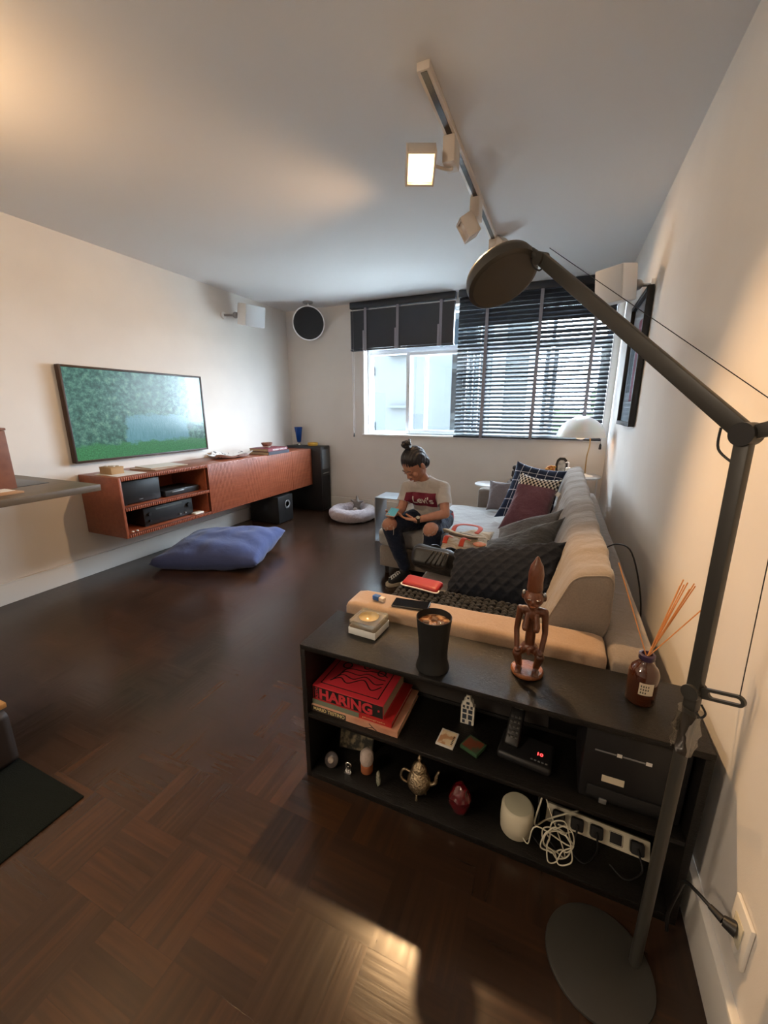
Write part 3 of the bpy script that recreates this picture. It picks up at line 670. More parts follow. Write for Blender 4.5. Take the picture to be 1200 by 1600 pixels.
for i, y in enumerate((2.155, 2.195)):
    bm = NB(); ell(bm, (-3.25, y, 0.417), 0.012, 0.012, 0.006, n=12, m=6); o = obj('white_stone', bm, HOUSE, None, 60)
    tag(o, ('small white pebble nearest the left side panel of the sideboard', 'small white pebble second from the left side panel of the sideboard')[i], 'pebble', 'white pebbles on the lower shelf')

# speakers on the floor in the corner
tw = thing('tower_speaker', 'tall black floor cabinet in the corner past the sideboard', 'cabinet', (-3.3, 4.95, 0))
bm = NB(); box(bm, -3.62, -3.05, 4.828, 5.065, 0.0, 0.918, 0.004); obj('case', bm, BLACK, tw, 40)
B('glass_door', mat('smoked_glass', (0.10, 0.11, 0.115), 0.12, spec=0.8), tw, -3.0495, -3.044, 4.85, 5.045, 0.60, 0.87, 0.002)
B('handle', GREYM, tw, -3.0495, -3.037, 4.87, 5.02, 0.535, 0.545, 0.001)
B('door_panel', BLACKM, tw, -3.0495, -3.045, 4.85, 5.045, 0.02, 0.50, 0.002)
sw = thing('subwoofer', 'black cube speaker with round port on the floor under the sideboard', 'speaker', (-3.38, 4.14, 0))
B('case', BLACK, sw, -3.62, -3.17, 3.99, 4.29, 0.012, 0.352, 0.006)
bm = NB(); lathe(bm, [(0.052, 0), (0.056, 0.006), (0.048, 0.010), (0.036, 0.004), (0.0355, -0.02), (0.03, -0.03)], M=Matrix.Translation(V((-3.17, 4.17, 0.235))) @ Matrix.Rotation(PI / 2, 4, 'Y'), n=32); obj('port_ring', bm, GREYM, sw, 60)
for x in (-3.6, -3.2):
    for y in (4.01, 4.26): B('foot', BLACKM, sw, x - .015, x + .015, y - .015, y + .015, 0, 0.012, 0.001)
vs = thing('glass_vase', 'tall cobalt blue glass vase with clear foot on the corner cabinet', 'vase', (-3.50, 4.97, 0.9185))
bm = NB(); lathe(bm, [(0.035, 0), (0.040, 0.004), (0.018, 0.02), (0.018, 0.035)], (-3.50, 4.97, 0.9185), 32); obj('foot', bm, GLASS, vs, 60)
bm = NB(); lathe(bm, [(0.010, 0.036), (0.030, 0.045), (0.058, 0.255), (0.053, 0.255), (0.027, 0.06), (0.006, 0.052)], (-3.50, 4.97, 0.9185), 40); obj('cup', bm, BLUEG, vs, 60)
oc = thing('ochre_dish', 'round ochre yellow dish on the corner cabinet', 'dish', (-3.24, 4.93, 0.9185))
bm = NB(); lathe(bm, [(0.062, 0), (0.072, 0.006), (0.074, 0.04), (0.066, 0.045), (0.064, 0.012), (0.02, 0.01)], (-3.24, 4.93, 0.9185), 40); obj('dish_body', bm, OCHRE, oc, 60)
bm = NB(); lathe(bm, [(0.05, 0), (0.07, 0.006), (0.066, 0.008), (0.045, 0.004)], (-3.37, 4.92, 0.9185), 32); o = obj('glass_saucer', bm, GLASS, None, 60); tag(o, 'small clear glass saucer between the blue vase and the ochre dish', 'saucer')

# ------------------------------------------------------------------ wall speakers, ceiling speaker
def wall_speaker(label, c, facing, mount, wallx, size=(0.19, 0.17, 0.24)):
    """c centre of the cabinet, facing = unit direction of its grille"""
    t = thing('wall_speaker', label, 'speaker', mount)
    M = frame(c, V((0, 0, 1)).cross(V(facing)) * -1, V((0, 0, 1)) + V(facing) * 0.0)
    f = V(facing).normalized(); x = f.cross(V((0, 0, 1))).normalized(); z = x.cross(f)
    M = Matrix(((x.x, f.x, z.x, c[0]), (x.y, f.y, z.y, c[1]), (x.z, f.z, z.z, c[2]), (0, 0, 0, 1)))
    w, d, h = size
    b = NB(); box(b, -w / 2, w / 2, -d / 2, d / 2 - 0.012, -h / 2, h / 2, 0.012, M); 
    obj('cabinet', b, WHITE, t, 40)
    b = NB(); box(b, -w / 2 + .004, w / 2 - .004, d / 2 - 0.011, d / 2, -h / 2 + .004, h / 2 - .004, 0.006, M); obj('grille', b, mat('speaker_cloth_white', (0.60, 0.62, 0.64), 0.9), t, 40)
    b = NB(); p = M @ V((0, -d / 2, 0)); wp = V(mount); cyl(b, p, wp, 0.012, 0.012, 14); ell(b, (p + wp) / 2, 0.035, 0.035, 0.035); obj('arm', b, GREYM, t, 60)
    b = NB(); s = 1 if wallx < 0 else -1; cyl(b, (wallx, wp.y, wp.z), (wallx + s * 0.02, wp.y, wp.z), 0.04, 0.036, 24); obj('wall_plate', b, WHITE, t, 40)
    return t
wall_speaker('small white speaker on a bracket high on the left wall', (-3.44, 4.07, 2.475), V((0.93, -0.34, -0.22)), (-3.69, 3.90, 2.47), XL, (0.25, 0.20, 0.23))
wall_speaker('small white speaker on a bracket high on the right wall', (0.235, 3.36, 2.225), V((-0.60, -0.72, -0.14)), (0.455, 3.46, 2.23), XR, (0.20, 0.16, 0.22))
rs = thing('ceiling_speaker', 'round black-faced white speaker hanging from the ceiling in the left corner', 'speaker', (-3.12, 4.77, ZC - 0.001))
bm = NB(); lathe(bm, [(0.065, 0.0), (0.062, -0.018), (0.02, -0.022), (0.016, -0.03)], (-3.12, 4.77, ZC - 0.001), 32); obj('ceiling_rose', bm, GREYM, rs, 50)
bm = NB(); cyl(bm, (-3.12, 4.77, ZC - 0.03), (-3.12, 4.78, 2.66), 0.012, 0.012, 14); obj('stem', bm, WHITE, rs, 50)
fc = V((0.60, -0.76, -0.20)).normalized(); Mq = fc.to_track_quat('Z', 'Y').to_matrix().to_4x4(); Mq = Matrix.Translation(V((-3.14, 4.80, 2.50))) @ Mq
bm = NB(); lathe(bm, [(0.05, -0.11), (0.13, -0.09), (0.185, -0.04), (0.207, 0.0), (0.205, 0.012), (0.196, 0.016)], M=Mq, n=56); obj('shell', bm, WHITE, rs, 50)
bm = NB(); lathe(bm, [(0.195, 0.008), (0.192, 0.018), (0.12, 0.022), (0.02, 0.024)], M=Mq, n=56); obj('grille', bm, BLACKM, rs, 50)

# ------------------------------------------------------------------ track with spots
tk = thing('lighting_track', 'white ceiling track with dark slot running towards the window', 'lighting track', (-0.64, 2.8, ZC))
B('rail', SPOTB, tk, -0.667, -0.613, 1.865, 3.95, 2.715, ZC - 0.0005, 0.002)
B('slot', mat('track_slot', (0.045, 0.03, 0.022), 0.5), tk, -0.653, -0.627, 1.875, 3.93, 2.7135, 2.7155, 0)
def spot(label, y, head, aim, lit, energy, s=0.135, cone=110):
    t = thing('track_spotlight', label, 'spotlight', (-0.64, y, 2.713))
    B('driver_box', SPOTB, t, -0.672, -0.612, y - 0.055, y + 0.055, 2.600, 2.7133, 0.004)
    h = V(head); d = (V(aim) - h).normalized(); x = d.cross(V((0, 0, 1))).normalized(); u = x.cross(d)
    M = Matrix(((x.x, u.x, d.x, h.x), (x.y, u.y, d.y, h.y), (x.z, u.z, d.z, h.z), (0, 0, 0, 1)))
    b = NB(); w = s / 2; k = 0.010
    for a in ((-w, -w + k, -w, w), (w - k, w, -w, w), (-w + k, w - k, -w, -w + k), (-w + k, w - k, w - k, w)): box(b, *a, -0.085, 0, 0.0015, M)
    box(b, -w + k, w - k, -w + k, w - k, -0.085, -0.075, 0, M)
    obj('housing', b, SPOTB, t, 40)
    b = NB(); box(b, -w + k + .001, w - k - .001, -w + k + .001, w - k - .001, -0.022, -0.018, 0, M); g = obj('reflector_glow', b, LITW if lit else SPOTB, t)
    if lit: b = NB(); box(b, -w * .52, w * .52, -w * .55, w * .55, -0.0175, -0.012, 0, M); obj('lit_lamp_face', b, LIT, t)
    b = NB(); tube(b, [(-0.642, y, 2.61), (-0.65, y, 2.59), M @ V((0, 0, -0.082))], 0.008, 10); obj('joint', b, SPOTB, t, 60)
    l = light('spot_beam', 'SPOT', M @ V((0, 0, 0.01)), energy, WARM, spot_size=math.radians(cone), spot_blend=0.6, shadow_soft_size=0.035)
    l.rotation_euler = d.to_track_quat('-Z', 'Y').to_euler()
    return t
spot('lit square spotlight on the ceiling track, glowing straight at the room', 2.33, (-0.762, 2.215, 2.562), (-0.10, 0.70, 0.60), True, 150, 0.145, 80)
spot('square spotlight in the middle of the track, turned to the left wall', 2.97, (-0.715, 2.93, 2.535), (-3.5, 1.6, 0.6), False, 85, 0.125)
spot('square spotlight at the window end of the track, turned to the right', 3.68, (-0.565, 3.66, 2.64), (0.47, 3.0, 1.5), False, 16, 0.11)

# ------------------------------------------------------------------ framed picture on the right wall
pc = thing('framed_picture', 'tall black framed picture on the right wall beside the window', 'picture', (0.455, 3.71, 1.30))
PY0, PY1, PZ0, PZ1 = 3.36, 4.07, 1.30, 2.21
bm = NB()
for a in ((PY0, PY0 + .03, PZ0, PZ1), (PY1 - .03, PY1, PZ0, PZ1), (PY0 + .03, PY1 - .03, PZ0, PZ0 + .03), (PY0 + .03, PY1 - .03, PZ1 - .03, PZ1)): box(bm, 0.425, 0.462, *a, 0.002)
obj('frame', bm, BLACK, pc, 40)
B('backing', mat('art_grey', (0.22, 0.23, 0.25), 0.7), pc, 0.452, 0.466, PY0 + .02, PY1 - .02, PZ0 + .02, PZ1 - .02)
for y0, y1, z0_, z1_, m_ in ((3.46, 3.72, 1.48, 2.05, LOGOR), (3.78, 3.96, 1.55, 1.95, INK), (3.50, 3.60, 1.60, 1.70, PAPER)): B('art_shape', m_, pc, 0.4505, 0.4518, y0, y1, z0_, z1_, 0)
B('glazing', PANE, pc, 0.440, 0.442, PY0 + .03, PY1 - .03, PZ0 + .03, PZ1 - .03, 0)
#@@PART3

# ------------------------------------------------------------------ sofa
so = thing('corner_sofa', 'large taupe linen corner sofa along the right wall with a tan near armrest', 'sofa', (-0.2, 2.9, 0))
def uph(name, m, parent, *a, **k):
    b = NB(); softbox(b, *a, **k); return obj(name, b, m, parent, 180)
uph('seat_base', SOFA, so, -0.70, 0.20, 1.53, 3.06, 0.07, 0.25, 0.02, amp=0.003)
uph('chaise_base', SOFA, so, -1.375, 0.20, 3.065, 4.24, 0.07, 0.262, 0.02, amp=0.003)
uph('seat_cushion', SOFA, so, -0.715, 0.18, 1.535, 3.05, 0.252, 0.435, 0.05, puff=0.012, amp=0.006, fr=5, cuts=22)
uph('chaise_cushion', SOFAC, so, -1.385, 0.18, 3.055, 4.24, 0.264, 0.415, 0.045, puff=0.012, amp=0.012, fr=5, cuts=26)
uph('armrest', ARM, so, -0.775, 0.215, 1.362, 1.525, 0.07, 0.632, 0.028, amp=0.003, cuts=22)
uph('armrest', SOFA, so, -0.755, 0.215, 4.245, 4.40, 0.07, 0.61, 0.035, amp=0.003, cuts=16)
uph('back_frame', SOFA, so, 0.218, 0.365, 1.362, 4.40, 0.07, 0.632, 0.035, amp=0.004, cuts=24)
for x, y in ((-0.66, 1.60), (-0.66, 2.9), (-1.32, 3.12), (-1.32, 4.18), (0.3, 1.45), (0.3, 4.3)):
    bm = NB(); cyl(bm, (x, y, 0), (x, y, 0.072), 0.016, 0.022, 16); obj('leg', bm, BLACKM, so, 40)
# long pleated back cushion
bm = NB(); rows = []; NY = 200
prof0 = [(-0.055, 0.46), (0.095, 0.835), (0.232, 0.862), (0.236, 0.64), (0.16, 0.45)]
def rprof(s):
    # rounded closed profile
    P = []; n = len(prof0)
    for i in range(n):
        a, b, c = V(prof0[i - 1]), V(prof0[i]), V(prof0[(i + 1) % n])
        r = 0.045
        p1 = b + (a - b).normalized() * r; p2 = b + (c - b).normalized() * r
        for k in range(7):
            t = k / 6; P.append((1 - t) ** 2 * p1 + 2 * t * (1 - t) * b + t * t * p2)
        for k in range(1, 4):
            nx = c + (b - c).normalized() * r; P.append(p2.lerp(nx, k / 4))
    return P
P0 = rprof(0); cx, cz = 0.12, 0.66
for i in range(NY + 1):
    v = i / NY; y = 1.545 + v * 2.68
    e = min(1, min(v, 1 - v) * 36); sh = 0.90 + 0.10 * math.sqrt(1 - (1 - e) ** 2)
    row = []
    for (x, z) in P0:
        dz = (z - cz); dx = (x - cx)
        lift = 0.05 * v * max(0, dz / 0.2)
        pl = noise.noise(V((x * 3, y * 7 + 1.5 * z, z * 4))) * 0.015 + 0.004 * noise.noise(V((x * 5, y * 22 + 2 * z, z * 3)))
        seam = 0
        if dz < -0.05: pl *= 0.4
        r = math.hypot(dx, dz)
        k = sh * (1 + (pl * e) / max(r, .08))
        row.append(V((cx + dx * k - 0.02 * v * (dz > 0), y, cz + dz * k + lift)))
    rows.append(row)
rings(bm, rows); bc = obj('back_cushion', bm, SOFA, so, 60)
bm = NB(); tube(bm, [V((p[0], 1.5465 + 0.0, p[1])) for p in [(cx + (x - cx) * 0.93, cz + (z - cz) * 0.93) for x, z in P0]] , 0.0035, 6, smooth=False); obj('piping', bm, SOFA, bc, 180)

G_SC = 'scatter cushions on the corner sofa'
o = cushion('scatter_cushion', 'small pale grey cushion against the far armrest of the sofa', 'cushion', LILACF, (-0.63, 4.06, 0.43), (-0.39, 4.02, 0.43), (-0.63, 4.19, 0.72), 0.10, wr=0.004)
o = cushion('scatter_cushion', 'navy cushion with thin white grid lines behind the mauve cushion', 'cushion', GRIDF, (-0.50, 3.70, 0.455), (0.0, 3.65, 0.47), (-0.345, 3.87, 0.965), 0.16, TR=(0.08, 3.81, 0.905))
mv = thing('scatter_cushion', 'mauve velvet cushion with black and cream woven band along its top', 'cushion', (-0.2, 3.45, 0.45))
bm = pillow_bm((-0.415, 3.36, 0.45), (-0.03, 3.30, 0.47), (-0.285, 3.60, 0.905), 0.15, TR=(0.045, 3.58, 0.862), wr=0.010, seed=3)
up = (V((-0.285, 3.60, 0.905)) - V((-0.415, 3.36, 0.45)))
b2_ = bm.copy()
uvl = bm.loops.layers.uv['UVMap']; uvl2 = b2_.loops.layers.uv['UVMap']
bmesh.ops.delete(bm, geom=[f for f in bm.faces if sum(l[uvl].uv.y for l in f.loops) / 4 > 20 / 26], context='FACES')
bmesh.ops.delete(b2_, geom=[f for f in b2_.faces if sum(l[uvl2].uv.y for l in f.loops) / 4 < 20 / 26], context='FACES')
obj('cover', bm, MAUVE, mv, 180); obj('woven_band', b2_, CHECKF, mv, 180)
B('care_tag', PAPER, mv, -0.004, 0.028, -0.001, 0.001, -0.018, 0.018, 0, Matrix.Translation(V((0.012, 3.42, 0.775))) @ Matrix.Rotation(0.6, 4, 'Y'))
cushion('scatter_cushion', 'mid grey cushion slumped behind the darker ribbed cushion', 'cushion', GREYF, (-0.37, 2.56, 0.46), (0.02, 2.50, 0.49), (-0.34, 2.84, 0.61), 0.12, TR=(0.065, 2.80, 0.80), seed=5, wr=0.012)
cushion('scatter_cushion', 'dark grey ribbed cushion slumped between the mid grey and navy cushions', 'cushion', DKGREYF, (-0.43, 2.22, 0.46), (0.0, 2.18, 0.48), (-0.37, 2.52, 0.605), 0.13, TR=(0.07, 2.50, 0.815), seed=6, wr=0.012)
# big quilted navy cushion
bm = pillow_bm((-0.47, 1.86, 0.50), (0.01, 1.80, 0.53), (-0.475, 2.06, 0.682), 0.15, TR=(0.085, 2.05, 0.805), seed=8, wr=0.006, n=70, pinch=0.05)
uvl = bm.loops.layers.uv['UVMap']; bmesh.ops.recalc_face_normals(bm, faces=bm.faces); bm.normal_update()
dd = {}
for f in bm.faces:
    for l in f.loops:
        u, v = l[uvl].uv; a = abs(math.sin((u * 1.9 + v) * PI * 4.5)); c = abs(math.sin((u * 1.9 - v) * PI * 4.5)); dd[l.vert] = 0.010 * (min(a, c) ** 0.45 - 0.6)
for v, k in dd.items(): v.co += v.normal * k
o = obj('scatter_cushion', bm, NAVYQ, None, 180); tag(o, 'large navy quilted cushion leaning on the near end of the sofa', 'cushion')

# chunky knit throw on the near seat
kt = thing('knit_throw', 'charcoal chunky knit throw folded along the near armrest of the sofa', 'throw', (-0.4, 1.7, 0.44))
uph('folded_layer', KNITM, kt, -0.655, -0.04, 1.535, 1.76, 0.445, 0.565, 0.04, amp=0.01, fr=12, cuts=20)
bm = NB()
rnd = random.Random(3)
for r, y in enumerate((1.575, 1.61, 1.645, 1.68, 1.715, 1.74)):
    for k in range(22):
        x = -0.645 + k * 0.0275 + rnd.uniform(-.004, .004)
        for s in (-1, 1):
            ell(bm, (x, y + s * 0.009, 0.573 - max(0, y - 1.72) * 0.6 + rnd.uniform(-.003, .004)), 0.019, 0.010, 0.012, Matrix.Rotation(s * 0.7, 3, 'Z'), 10, 6)
for k in range(8):
    for rz in range(4):
        for s in (-1, 1): ell(bm, (-0.655 + rnd.uniform(-.003, .003) + (0.012 if rz == 0 else 0), 1.57 + k * 0.026 + s * .005, 0.555 - rz * 0.028), 0.012, 0.017, 0.011, Matrix.Rotation(s * 0.5, 3, 'X'), 10, 6)
for k in range(22):
    for rz in range(3):
        for s in (-1, 1): ell(bm, (-0.64 + k * 0.0275, 1.757, 0.548 - rz * 0.03 + s * .005), 0.017, 0.011, 0.010, Matrix.Rotation(s * 0.5, 3, 'Y'), 10, 6)
obj('knit_stitches', bm, KNITM, kt, 180)
# red zip pouch
pz = thing('zip_pouch', 'red zipped pouch lying on the charcoal knit throw', 'pouch', (-0.545, 1.73, 0.585))
Mp = Matrix.Translation(V((-0.545, 1.725, 0.602))) @ Matrix.Rotation(math.radians(-9), 4, 'Z') @ Matrix.Rotation(math.radians(12), 4, 'X')
bm = NB(); softbox(bm, -0.095, 0.095, -0.040, 0.040, -0.013, 0.018, 0.014, amp=0.001, cuts=12); bmesh.ops.transform(bm, matrix=Mp, verts=bm.verts); obj('case', bm, REDLEA, pz, 180)
bm = NB(); tube(bm, [Mp @ V(p) for p in ((-0.096, -0.02, 0.002), (-0.09, -0.041, 0.002), (0.0, -0.042, 0.003), (0.09, -0.041, 0.002), (0.097, -0.02, 0.002))], 0.0035, 8); obj('zip', bm, LOGOW, pz, 180)
# black backpack on the near seat
bk = thing('backpack', 'black nylon backpack lying on the near seat beside the navy cushion', 'backpack', (-0.62, 2.2, 0.44))
Mb = Matrix.Translation(V((-0.60, 2.20, 0.545))) @ Matrix.Rotation(math.radians(-6), 4, 'Z') @ Matrix.Rotation(math.radians(-28), 4, 'X')
bm = NB(); softbox(bm, -0.135, 0.135, -0.14, 0.14, -0.07, 0.07, 0.055, amp=0.007, fr=9, cuts=20); bmesh.ops.transform(bm, matrix=Mb, verts=bm.verts); obj('body', bm, BAGN, bk, 180)
bm = NB(); softbox(bm, -0.11, 0.11, -0.155, -0.10, -0.055, 0.045, 0.024, amp=0.004, fr=9, cuts=14); bmesh.ops.transform(bm, matrix=Mb, verts=bm.verts); pk = obj('front_pocket', bm, BAGN, bk, 180)
for k in range(5):
    bm = NB(); tube(bm, [Mb @ V((-0.02 + k * 0.03, -0.158, -0.045)), Mb @ V((0.02 + k * 0.022, -0.157, 0.035))], 0.0045, 8); obj('rib', bm, BLACK, pk, 180)
bm = NB(); tube(bm, [Mb @ V(p) for p in ((-0.125, -0.105, 0.03), (-0.132, -0.02, 0.062), (-0.10, 0.08, 0.074), (0, 0.10, 0.078), (0.10, 0.08, 0.074), (0.132, -0.02, 0.062), (0.125, -0.105, 0.03))], 0.0045, 8); obj('zip', bm, GREYM, bk, 180)
for s in (-1, 1):
    bm = NB(); tube(bm, [Mb @ V(p) for p in ((s * 0.04, 0.12, 0.05), (s * 0.06, 0.16, 0.085), (s * 0.05 - 0.03, 0.13, 0.10), (s * 0.05 - 0.04, 0.06, 0.085))], 0.008, 8, flat=(1.8, .5)); obj('strap', bm, BAGN, bk, 180)
# canvas tote
tt = thing('tote_bag', 'crumpled natural canvas tote with coral handles on the sofa seat', 'tote bag', (-0.55, 2.8, 0.44))
bm = pillow_bm((-0.70, 2.50, 0.475), (-0.40, 2.53, 0.480), (-0.73, 2.99, 0.49), 0.09, TR=(-0.40, 3.08, 0.50), wr=0.022, n=40, pinch=0.02, seed=11)
obj('bag', bm, CANVAS, tt, 180)
bm = NB(); tube(bm, [(-0.735, 2.93, 0.50), (-0.72, 2.84, 0.552), (-0.62, 2.73, 0.566), (-0.50, 2.72, 0.556), (-0.43, 2.78, 0.54)], 0.010, 8, flat=(2.6, .5)); obj('rim', bm, CANVAS, tt, 180)
bm = NB(); ell(bm, (-0.585, 2.80, 0.531), 0.115, 0.045, 0.012, Matrix.Rotation(-0.18, 3, 'Z')); obj('opening', bm, mat('tote_mouth_shade', (0.10, 0.07, 0.05), 0.9), tt, 180)  # dark lens stands in for the shaded inside of the bag
for pts in (((-0.66, 2.80, 0.555), (-0.655, 2.87, 0.578), (-0.61, 2.94, 0.575), (-0.51, 2.94, 0.572), (-0.475, 2.88, 0.570), (-0.49, 2.80, 0.558)), ((-0.665, 2.58, 0.53), (-0.66, 2.63, 0.566), (-0.63, 2.66, 0.552)), ((-0.55, 2.57, 0.525), (-0.545, 2.63, 0.562), (-0.51, 2.66, 0.548))):
    bm = NB(); tube(bm, pts, 0.008, 8, flat=(2.2, .45)); obj('handle', bm, CORAL, tt, 180)
bm = NB(); ell(bm, (-0.44, 2.66, 0.526), 0.045, 0.05, 0.008); obj('printed_motif', bm, mat('ochre_print', (0.45, 0.22, 0.06), 0.9, col2=(0.5, 0.1, 0.05), nscale=60), tt, 180)

# ------------------------------------------------------------------ person
pr_ = thing('person', 'person in white t-shirt and ripped jeans sitting on the sofa, looking down at a phone', 'person', (-0.95, 3.1, 0.0))
J = dict(pel=(-0.945, 3.26, 0.525), wst=(-0.955, 3.205, 0.635), chs=(-0.975, 3.125, 0.755), nk=(-0.975, 3.075, 0.865), nk2=(-0.995, 3.035, 0.925),
         shR=(-1.112, 3.06, 0.800), shL=(-0.828, 3.11, 0.806), elR=(-1.135, 2.985, 0.635), elL=(-0.772, 2.99, 0.628), wrR=(-1.195, 2.925, 0.588), wrL=(-0.968, 2.865, 0.588),
         hipR=(-1.035, 3.235, 0.515), hipL=(-0.86, 3.235, 0.515), knR=(-1.185, 2.875, 0.510), knL=(-0.835, 2.850, 0.515), anR=(-1.10, 2.975, 0.115), anL=(-0.845, 2.93, 0.115))
J = {k: V(v) for k, v in J.items()}
HC = V((-1.035, 2.990, 0.998))
hf = V((-0.40, -0.62, -0.66)).normalized()
hx = hf.cross(V((0, 0, 1))).normalized(); hu = hx.cross(hf)      # hx: image-left... her own right = -? ; hu: crown direction
HM = Matrix(((hx.x, -hf.x, hu.x, HC.x), (hx.y, -hf.y, hu.y, HC.y), (hx.z, -hf.z, hu.z, HC.z), (0, 0, 0, 1)))   # local: x side, -y face, z crown
HS = 1.14
HM = HM @ Matrix.Diagonal((HS, HS, HS, 1))
def H(x, y, z): return HM @ V((x, y, z))
H3 = HM.to_3x3()
bm = NB()
capsule(bm, J['pel'] + V((-.07, 0, 0)), J['pel'] + V((.07, 0, 0)), 0.088, 0.088); capsule(bm, J['pel'], J['wst'], 0.095, 0.085)
capsule(bm, J['wst'] + V((-.035, 0, 0)), J['chs'] + V((-.045, 0, 0)), 0.085, 0.082); capsule(bm, J['wst'] + V((.035, 0, 0)), J['chs'] + V((.045, 0, 0)), 0.085, 0.082)
capsule(bm, J['chs'], J['nk'], 0.085, 0.045); capsule(bm, J['nk'], J['nk2'], 0.044, 0.042); capsule(bm, J['nk2'], H(0, 0.03, -0.05), 0.042, 0.045)
for s in 'RL':
    capsule(bm, J['nk'] + V((0, .02, -.02)), J['sh' + s], 0.050, 0.046)
    capsule(bm, J['sh' + s], J['el' + s], 0.046, 0.036); capsule(bm, J['el' + s], J['el' + s].lerp(J['wr' + s], .35), 0.036, 0.036); capsule(bm, J['el' + s].lerp(J['wr' + s], .35), J['wr' + s], 0.036, 0.024)
    capsule(bm, J['hip' + s], J['kn' + s], 0.082, 0.058); ell(bm, J['kn' + s] + V((0, -0.014, 0.014)), 0.064, 0.061, 0.062)
    capsule(bm, J['kn' + s], J['kn' + s].lerp(J['an' + s], .35) + V((0, .012, 0)), 0.050, 0.052); capsule(bm, J['kn' + s].lerp(J['an' + s], .35) + V((0, .012, 0)), J['an' + s], 0.050, 0.032)
    ft = V((-0.60, -0.80, 0)) if s == 'R' else V((-0.25, -0.95, 0)); ft.normalize()
    capsule(bm, J['an' + s], J['an' + s] + ft * 0.02 + V((0, 0, -0.055)), 0.030, 0.024)
# head: skull, jaw, cheeks, nose, lips, ears, brow
ell(bm, H(0, 0.012, 0.022), 0.073, 0.090, 0.088, H3); ell(bm, H(0, -0.018, -0.030), 0.058, 0.062, 0.072, H3)
ell(bm, H(0, -0.042, -0.076), 0.032, 0.032, 0.026, H3)
for s in (-1, 1):
    ell(bm, H(s * 0.036, -0.055, -0.026), 0.022, 0.018, 0.020, H3); ell(bm, H(s * 0.030, -0.070, 0.010), 0.019, 0.010, 0.007, H3)
    ell(bm, H(s * 0.075, 0.012, -0.012), 0.008, 0.016, 0.028, H3)
    ell(bm, H(s * 0.012, -0.086, -0.035), 0.008, 0.008, 0.007, H3)
capsule(bm, H(0, -0.076, 0.000), H(0, -0.092, -0.030), 0.008, 0.011)
ell(bm, H(0, -0.078, -0.053), 0.019, 0.010, 0.007, H3); ell(bm, H(0, -0.076, -0.062), 0.016, 0.010, 0.007, H3)
# hands
def hand(bm, wr, palmdir, palmn, thumbdir, curls, sc=1.0, spread=0.10):
    d = V(palmdir).normalized(); n = V(palmn); n = (n - d * n.dot(d)).normalized(); sd = V(thumbdir); sd = (sd - d * sd.dot(d) - n * sd.dot(n)).normalized()
    P = V(wr)
    pc = P + d * 0.048 * sc
    for k, w in ((-0.026, .012), (-0.009, .013), (0.009, .013), (0.026, .012)):
        capsule(bm, P + sd * k * .6 * sc, P + d * 0.082 * sc + sd * k * sc, 0.015 * sc, 0.0115 * sc)
    lens = (0.038, 0.043, 0.040, 0.031)
    for i, k in enumerate((0.027, 0.009, -0.009, -0.026)):
        q = P + d * 0.084 * sc + sd * k * sc; dirv = (d + sd * k * spread * 20 * 0.2).normalized(); ang = 0; r = 0.0088 * sc
        for j, f in enumerate((1.0, 0.68, 0.52)):
            ang += curls[i] * (0.8, 1.0, 0.7)[j]
            dv = dirv * math.cos(ang) + n * math.sin(ang); q2 = q + dv * lens[i] * f * sc
            capsule(bm, q, q2, r, r * 0.92); q = q2; r *= 0.93
    q = P + d * 0.022 * sc + sd * 0.022 * sc
    q2 = q + (sd * 0.75 + d * 0.55 + n * 0.35).normalized() * 0.042 * sc; capsule(bm, q, q2, 0.0135 * sc, 0.0105 * sc)
    q3 = q2 + (d * 0.85 + n * 0.35 + sd * 0.15).normalized() * 0.030 * sc; capsule(bm, q2, q3, 0.0105 * sc, 0.0095 * sc)
    q4 = q3 + (d * 0.85 + n * 0.45 - sd * 0.15).normalized() * 0.024 * sc; capsule(bm, q3, q4, 0.0095 * sc, 0.008 * sc)
# phone frame: faces her head
PH = V((-1.150, 2.830, 0.640))
pn = V((0.10, -0.16, 1.0)).normalized(); pu = V((-0.12, 1.0, 0.0)); pu = (pu - pn * pu.dot(pn)).normalized(); px_ = pu.cross(pn)
hand(bm, J['wrR'] + V((0.004, -.004, 0)), (0.10, -1.0, 0.08), (0.55, 0, 0.85), (-1.0, 0, 0.7), (0.30, 0.35, 0.4, 0.45), 0.92)
hand(bm, J['wrL'], (-0.90, -0.22, 0.10), (-0.25, 0.15, 0.9), (0.1, 0.9, 0.6), (0.25, 0.3, 0.35, 0.4), 0.92)
b = remesh(bm, 0.0042, 3)
body = obj('body', b, SKIN, pr_, 180)
# t-shirt
bm = NB()
g = 0.012
capsule(bm, J['wst'] + V((-.050, 0, -.05)), J['wst'] + V((.050, 0.0, -.05)), 0.103, 0.103)
capsule(bm, J['wst'] + V((-.045, 0, 0)), J['chs'] + V((-.050, 0, 0)), 0.100, 0.094); capsule(bm, J['wst'] + V((.045, 0, 0)), J['chs'] + V((.050, 0, 0)), 0.100, 0.094)
ell(bm, J['chs'] + V((-.060, -.045, -.02)), 0.062, 0.055, 0.055); ell(bm, J['chs'] + V((.045, -.045, -.02)), 0.062, 0.055, 0.055)
capsule(bm, J['chs'], J['nk'] + V((0, .004, -.012)), 0.097, 0.058)
for s in 'RL':
    capsule(bm, J['nk'] + V((0, .024, -.018)), J['sh' + s], 0.062, 0.056)
    m_ = J['sh' + s].lerp(J['el' + s], .62); capsule(bm, J['sh' + s], m_, 0.056, 0.058)
for v in bm.verts: pass
b = remesh(bm, 0.006, 8)
for v in b.verts:
    w = noise.noise(v.co * 11) * 0.006 + noise.noise(V((v.co.x * 9, v.co.y * 9, v.co.z * 30))) * 0.003
    v.co += v.normal * w
